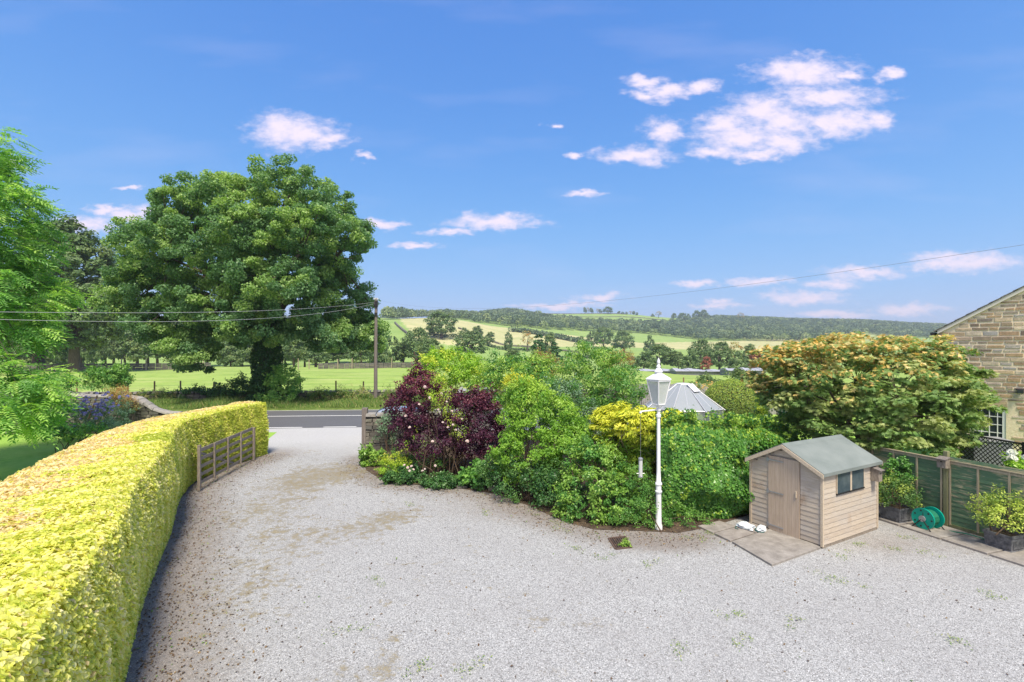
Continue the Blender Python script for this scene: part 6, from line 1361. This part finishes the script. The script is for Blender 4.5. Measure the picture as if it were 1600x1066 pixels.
# left side plants
r = shrub('blue_flowers', 'tall plant with violet blue flower heads in front of the stone wall', 'plant', [E(140, 652, 36, 26, 24.4, .6), E(178, 648, 26, 26, 24.7, .5), E(108, 655, 24, 24, 24.1, .5), E(160, 668, 40, 14, 23.6, .5)], 150, 46, .2, .11, .4, LM['grey'], base=A(PX(145, 24.6), 24.6, 0), stems=14)
pts = [(random.gauss(146, 27), random.gauss(634, 12)) for _ in range(80)]; petals(r, 'flower_head', [A(PX(x, Y), Y, PZ(y, Y)) for x, y in pts for Y in [random.uniform(23.6, 24.0)]], .13, LM['blue'])
shrub('dry_shrub', 'orange brown fading shrub growing over the curve of the stone wall', 'shrub', [E(197, 630, 20, 22, 25.4, .5), E(185, 612, 16, 10, 26.2, .4)], 60, 40, .2, .08, .45, LM['rust'], base=A(PX(197, 25.4), 25.4, 0), zone=lambda P, cl: .6 * (cl > .6), stems=10)
mb = MB(); p0 = A(PX(127, 23.6), 23.6, 0.3); mb.tube([p0, A(PX(152, 24), 24, PZ(618, 24))], .035, 7); tag(mb.build('garden_cane', M['redpost'], loc=tuple(p0)), 'brown wooden cane leaning among the violet blue flowers', 'cane')
shrub('border_plant', 'pale green leafy plant at the lawn edge below the blue flowers', 'plant', [E(105, 678, 28, 15, 21.5, .5), E(85, 668, 20, 22, 21.8, .5), E(140, 672, 24, 10, 21.5, .4)], 70, 40, .17, .1, .5, LM['green'], base=A(PX(105, 21.5), 21.5, 0), zone=lambda P, cl: .5 * (cl > .4), stems=6)
shrub('roadside_shrub', 'leafy shrub standing up above the old stone wall', 'shrub', [E(170, 594, 36, 16, 29.5, .9), E(150, 584, 14, 10, 29.5, .6), E(185, 580, 14, 10, 29.5, .6)], 110, 44, .28, .13, .5, LM['green'], base=A(PX(170, 29.5), 29.5, 0), zone=lambda P, cl: .3 * (cl > .5), stems=22, zmin=1.4)
shrub('bramble_patch', 'dark bramble spreading on the wall between the feathery tree and the shrub', 'shrub', [E(95, 596, 22, 10, 29, .7)], 40, 40, .28, .13, .5, LM['deep'], base=A(PX(95, 29), 29, 0), stems=14, zmin=1.5)
shrub('hawthorn_shrub', 'bright green leafy shrub growing against the right side of the ivy clad trunk', 'shrub', [E(442, 600, 26, 30, 39, 1.2), E(430, 620, 30, 16, 38.6, 1.)], 120, 46, .34, .18, .6, LM['ash'], base=A(PX(442, 39), 39, .3), zone=lambda P, cl: .4 * (cl > .5), stems=12)
shrub('dark_shrub', 'dark shaded shrub at the left foot of the sycamore trunk', 'shrub', [E(378, 608, 26, 22, 39.4, 1.1), E(405, 618, 20, 16, 38.6, 1.), E(350, 614, 20, 14, 39.6, .9)], 120, 42, .34, .17, .6, LM['deep'], base=A(PX(380, 39.3), 39.3, .3), stems=12)
shrub('verge_hedge', 'low dark clipped hedge piece along the roadside wall', 'hedge', [E(312, 615, 30, 10, 40.2, .6), E(285, 617, 16, 9, 40.2, .6)], 80, 40, .26, .14, .6, LM['deep'], base=A(PX(310, 40.2), 40.2, .3), stems=8)
for x, w, l in ((500, 22, 'tall seeding weeds on the bank just right of the sycamore'), (535, 20, 'brown dock weeds in the middle of the road bank'), (565, 18, 'rough weeds beside the telegraph pole'), (240, 34, 'straggly weeds on the bank left of the low hedge piece'), (610, 16, 'dry brush right of the telegraph pole')):
    shrub('bank_weeds', l, 'weeds', [(A(PX(x, 39.6), 39.6, .75), A(w * 39.6 / F, .5, .55))], 40, 30, .3, .22, .2, LM['grass'], zone=lambda P, cl: (cl > .6) * .8, stems=8, zmin=.3)
r = shrub('hydrangea', 'green hydrangea with large white flower heads behind the fence', 'shrub', [(A(13.0, 12.2, 1.45), A(.45, .4, .5)), (A(13.25, 11.7, 1.4), A(.4, .35, .5))], 60, 34, .18, .12, .6, LM['lime'], base=A(13.1, 12, 0), stems=8, zmin=.5)
petals(r, 'flower_head', [A(12.78, 12.1, 1.9), A(12.95, 11.85, 1.95), A(12.7, 12.35, 1.82), A(13.05, 11.6, 1.85), A(12.85, 12.5, 1.92)], .2, LM['whitepetal'])
shrub('shade_plant', 'green leafy plant climbing the fence behind the corner planter', 'plant', [(A(10.75, 13.55, 1.1), A(.35, .25, .6))], 40, 40, .14, .07, .6, LM['green'], base=A(10.7, 13.6, 0), stems=6)

# ------------------------------------------------------------------ small stuff on the gravel
def scatter():
    n = 5200; i = rng.integers(0, len(HF), n); d = np.abs(rng.normal(size=n)) * .75; T = unit(np.gradient(HF, axis=0)); xy = HF[i] + np.stack([T[i][:, 1], -T[i][:, 0]], 1) * d[:, None] + rng.normal(size=(n, 2)) * .15
    m = 2600; bb = dense(np.array(BED), 80)[0]; j = rng.integers(0, 80, m); xy2 = bb[j] + rng.normal(size=(m, 2)) * A(.5, .45) + A(0, -.35)
    xy3 = np.stack([rng.uniform(-7, 9, 900), rng.uniform(6.3, 20, 900)], 1)
    XY = np.concatenate([xy, xy2, xy3]); P = np.concatenate([XY, np.full((len(XY), 1), .012)], 1); N = A(0, 0, 1) + rng.normal(size=(len(P), 3)) * .35; L = rng.uniform(.025, .06, len(P))
    tag(leaf_mesh('fallen_leaves', P, N, L, L * .6, LM['litter'], c=(rng.random(len(P)) < .06) * 1.), 'scatter of fallen brown leaves along the gravel edges', 'leaves', kind='stuff')
    C = [GP(x, y) for x, y in [(1150, 965), (1168, 1002), (1008, 880), (1420, 840), (1395, 860), (1340, 852), (1315, 868), (905, 858), (550, 985), (870, 815), (830, 800), (1290, 905), (1330, 915), (1180, 840), (1440, 862), (640, 790), (760, 800), (880, 828), (1085, 838), (1110, 835), (590, 905), (945, 870), (1235, 968), (735, 1045), (655, 1050), (1490, 990), (1545, 930), (1060, 1010)]]
    C = np.array([c + A(*rng.normal(size=2) * .12, 0) for c in C for _ in range(3)]); k = np.repeat(np.arange(len(C)), 16); P = C[k] + rng.normal(size=(len(k), 3)) * A(.07, .07, 0) + A(0, 0, .012); N = A(0, 0, 1) + rng.normal(size=(len(P), 3)) * .5; P[:, 2] += rng.random(len(P)) * .03
    tag(leaf_mesh('gravel_weeds', P, N, rng.uniform(.02, .05, len(P)), .02, LM['grass'], c=(rng.random(len(P)) < .2) * .6, t=.4 + .6 * rng.random(len(P))), 'tiny green weeds sprouting through the gravel', 'weeds', kind='stuff')
    # loose stones lying proud of the gravel in the foreground
    n = 9000; Yp = 6.2 + 8 * rng.random(n) ** 1.6; Xp = rng.uniform(-.9, 1.1, n) * Yp; s = rng.uniform(.004, .0095, n); a = sphere_dirs(n); b = unit(np.cross(a, A(.3, .2, 1))); c = np.cross(a, b)
    ctr = np.stack([Xp, Yp, s * .4], 1); r_ = lambda: rng.uniform(.6, 1.2, n)[:, None] * s[:, None]
    vs = np.stack([ctr + a * r_(), ctr - a * r_(), ctr + b * r_(), ctr - b * r_(), ctr + c * r_() * .8, ctr - c * r_() * .8], 1).reshape(-1, 3)
    fs = (np.arange(n)[:, None, None] * 6 + np.array([[0, 2, 4], [2, 1, 4], [1, 3, 4], [3, 0, 4], [2, 0, 5], [1, 2, 5], [3, 1, 5], [0, 3, 5]])).ravel()
    keep = rng.random(n)
    sm = NT('loose_limestone'); sm.pbr(sm.ramp(sm.attr('t'), [(0, (.1, .1, .1)), (.3, (.34, .34, .35)), (.8, (.55, .55, .56)), (1, (.75, .75, .74))]), .9)
    me = raw_mesh('loose_stones', vs, fs, np.full(n * 8, 3), sm.mat, {'t': np.repeat(keep, 6)}); tag(link('loose_stones', me), 'loose pale gravel stones lying on the yard', 'gravel', kind='stuff')
scatter()

# ------------------------------------------------------------------ air
def haze():
    mb = MB(); mb.obox((-5900, -90, -60), (11800, 0, 0), (0, 2790, 0), (0, 0, 210)); m = bpy.data.materials.new('haze'); m.use_nodes = True; nt = m.node_tree; nt.nodes.clear()
    out = nt.nodes.new('ShaderNodeOutputMaterial'); v = nt.nodes.new('ShaderNodeVolumePrincipled'); v.inputs['Color'].default_value = (.80, .88, .96, 1); v.inputs['Density'].default_value = .0003; v.inputs['Anisotropy'].default_value = .2
    nt.links.new(v.outputs[0], out.inputs['Volume']); o = mb.build('haze', m); tag(o, 'thin summer haze over the valley', 'haze', kind='stuff')
haze()
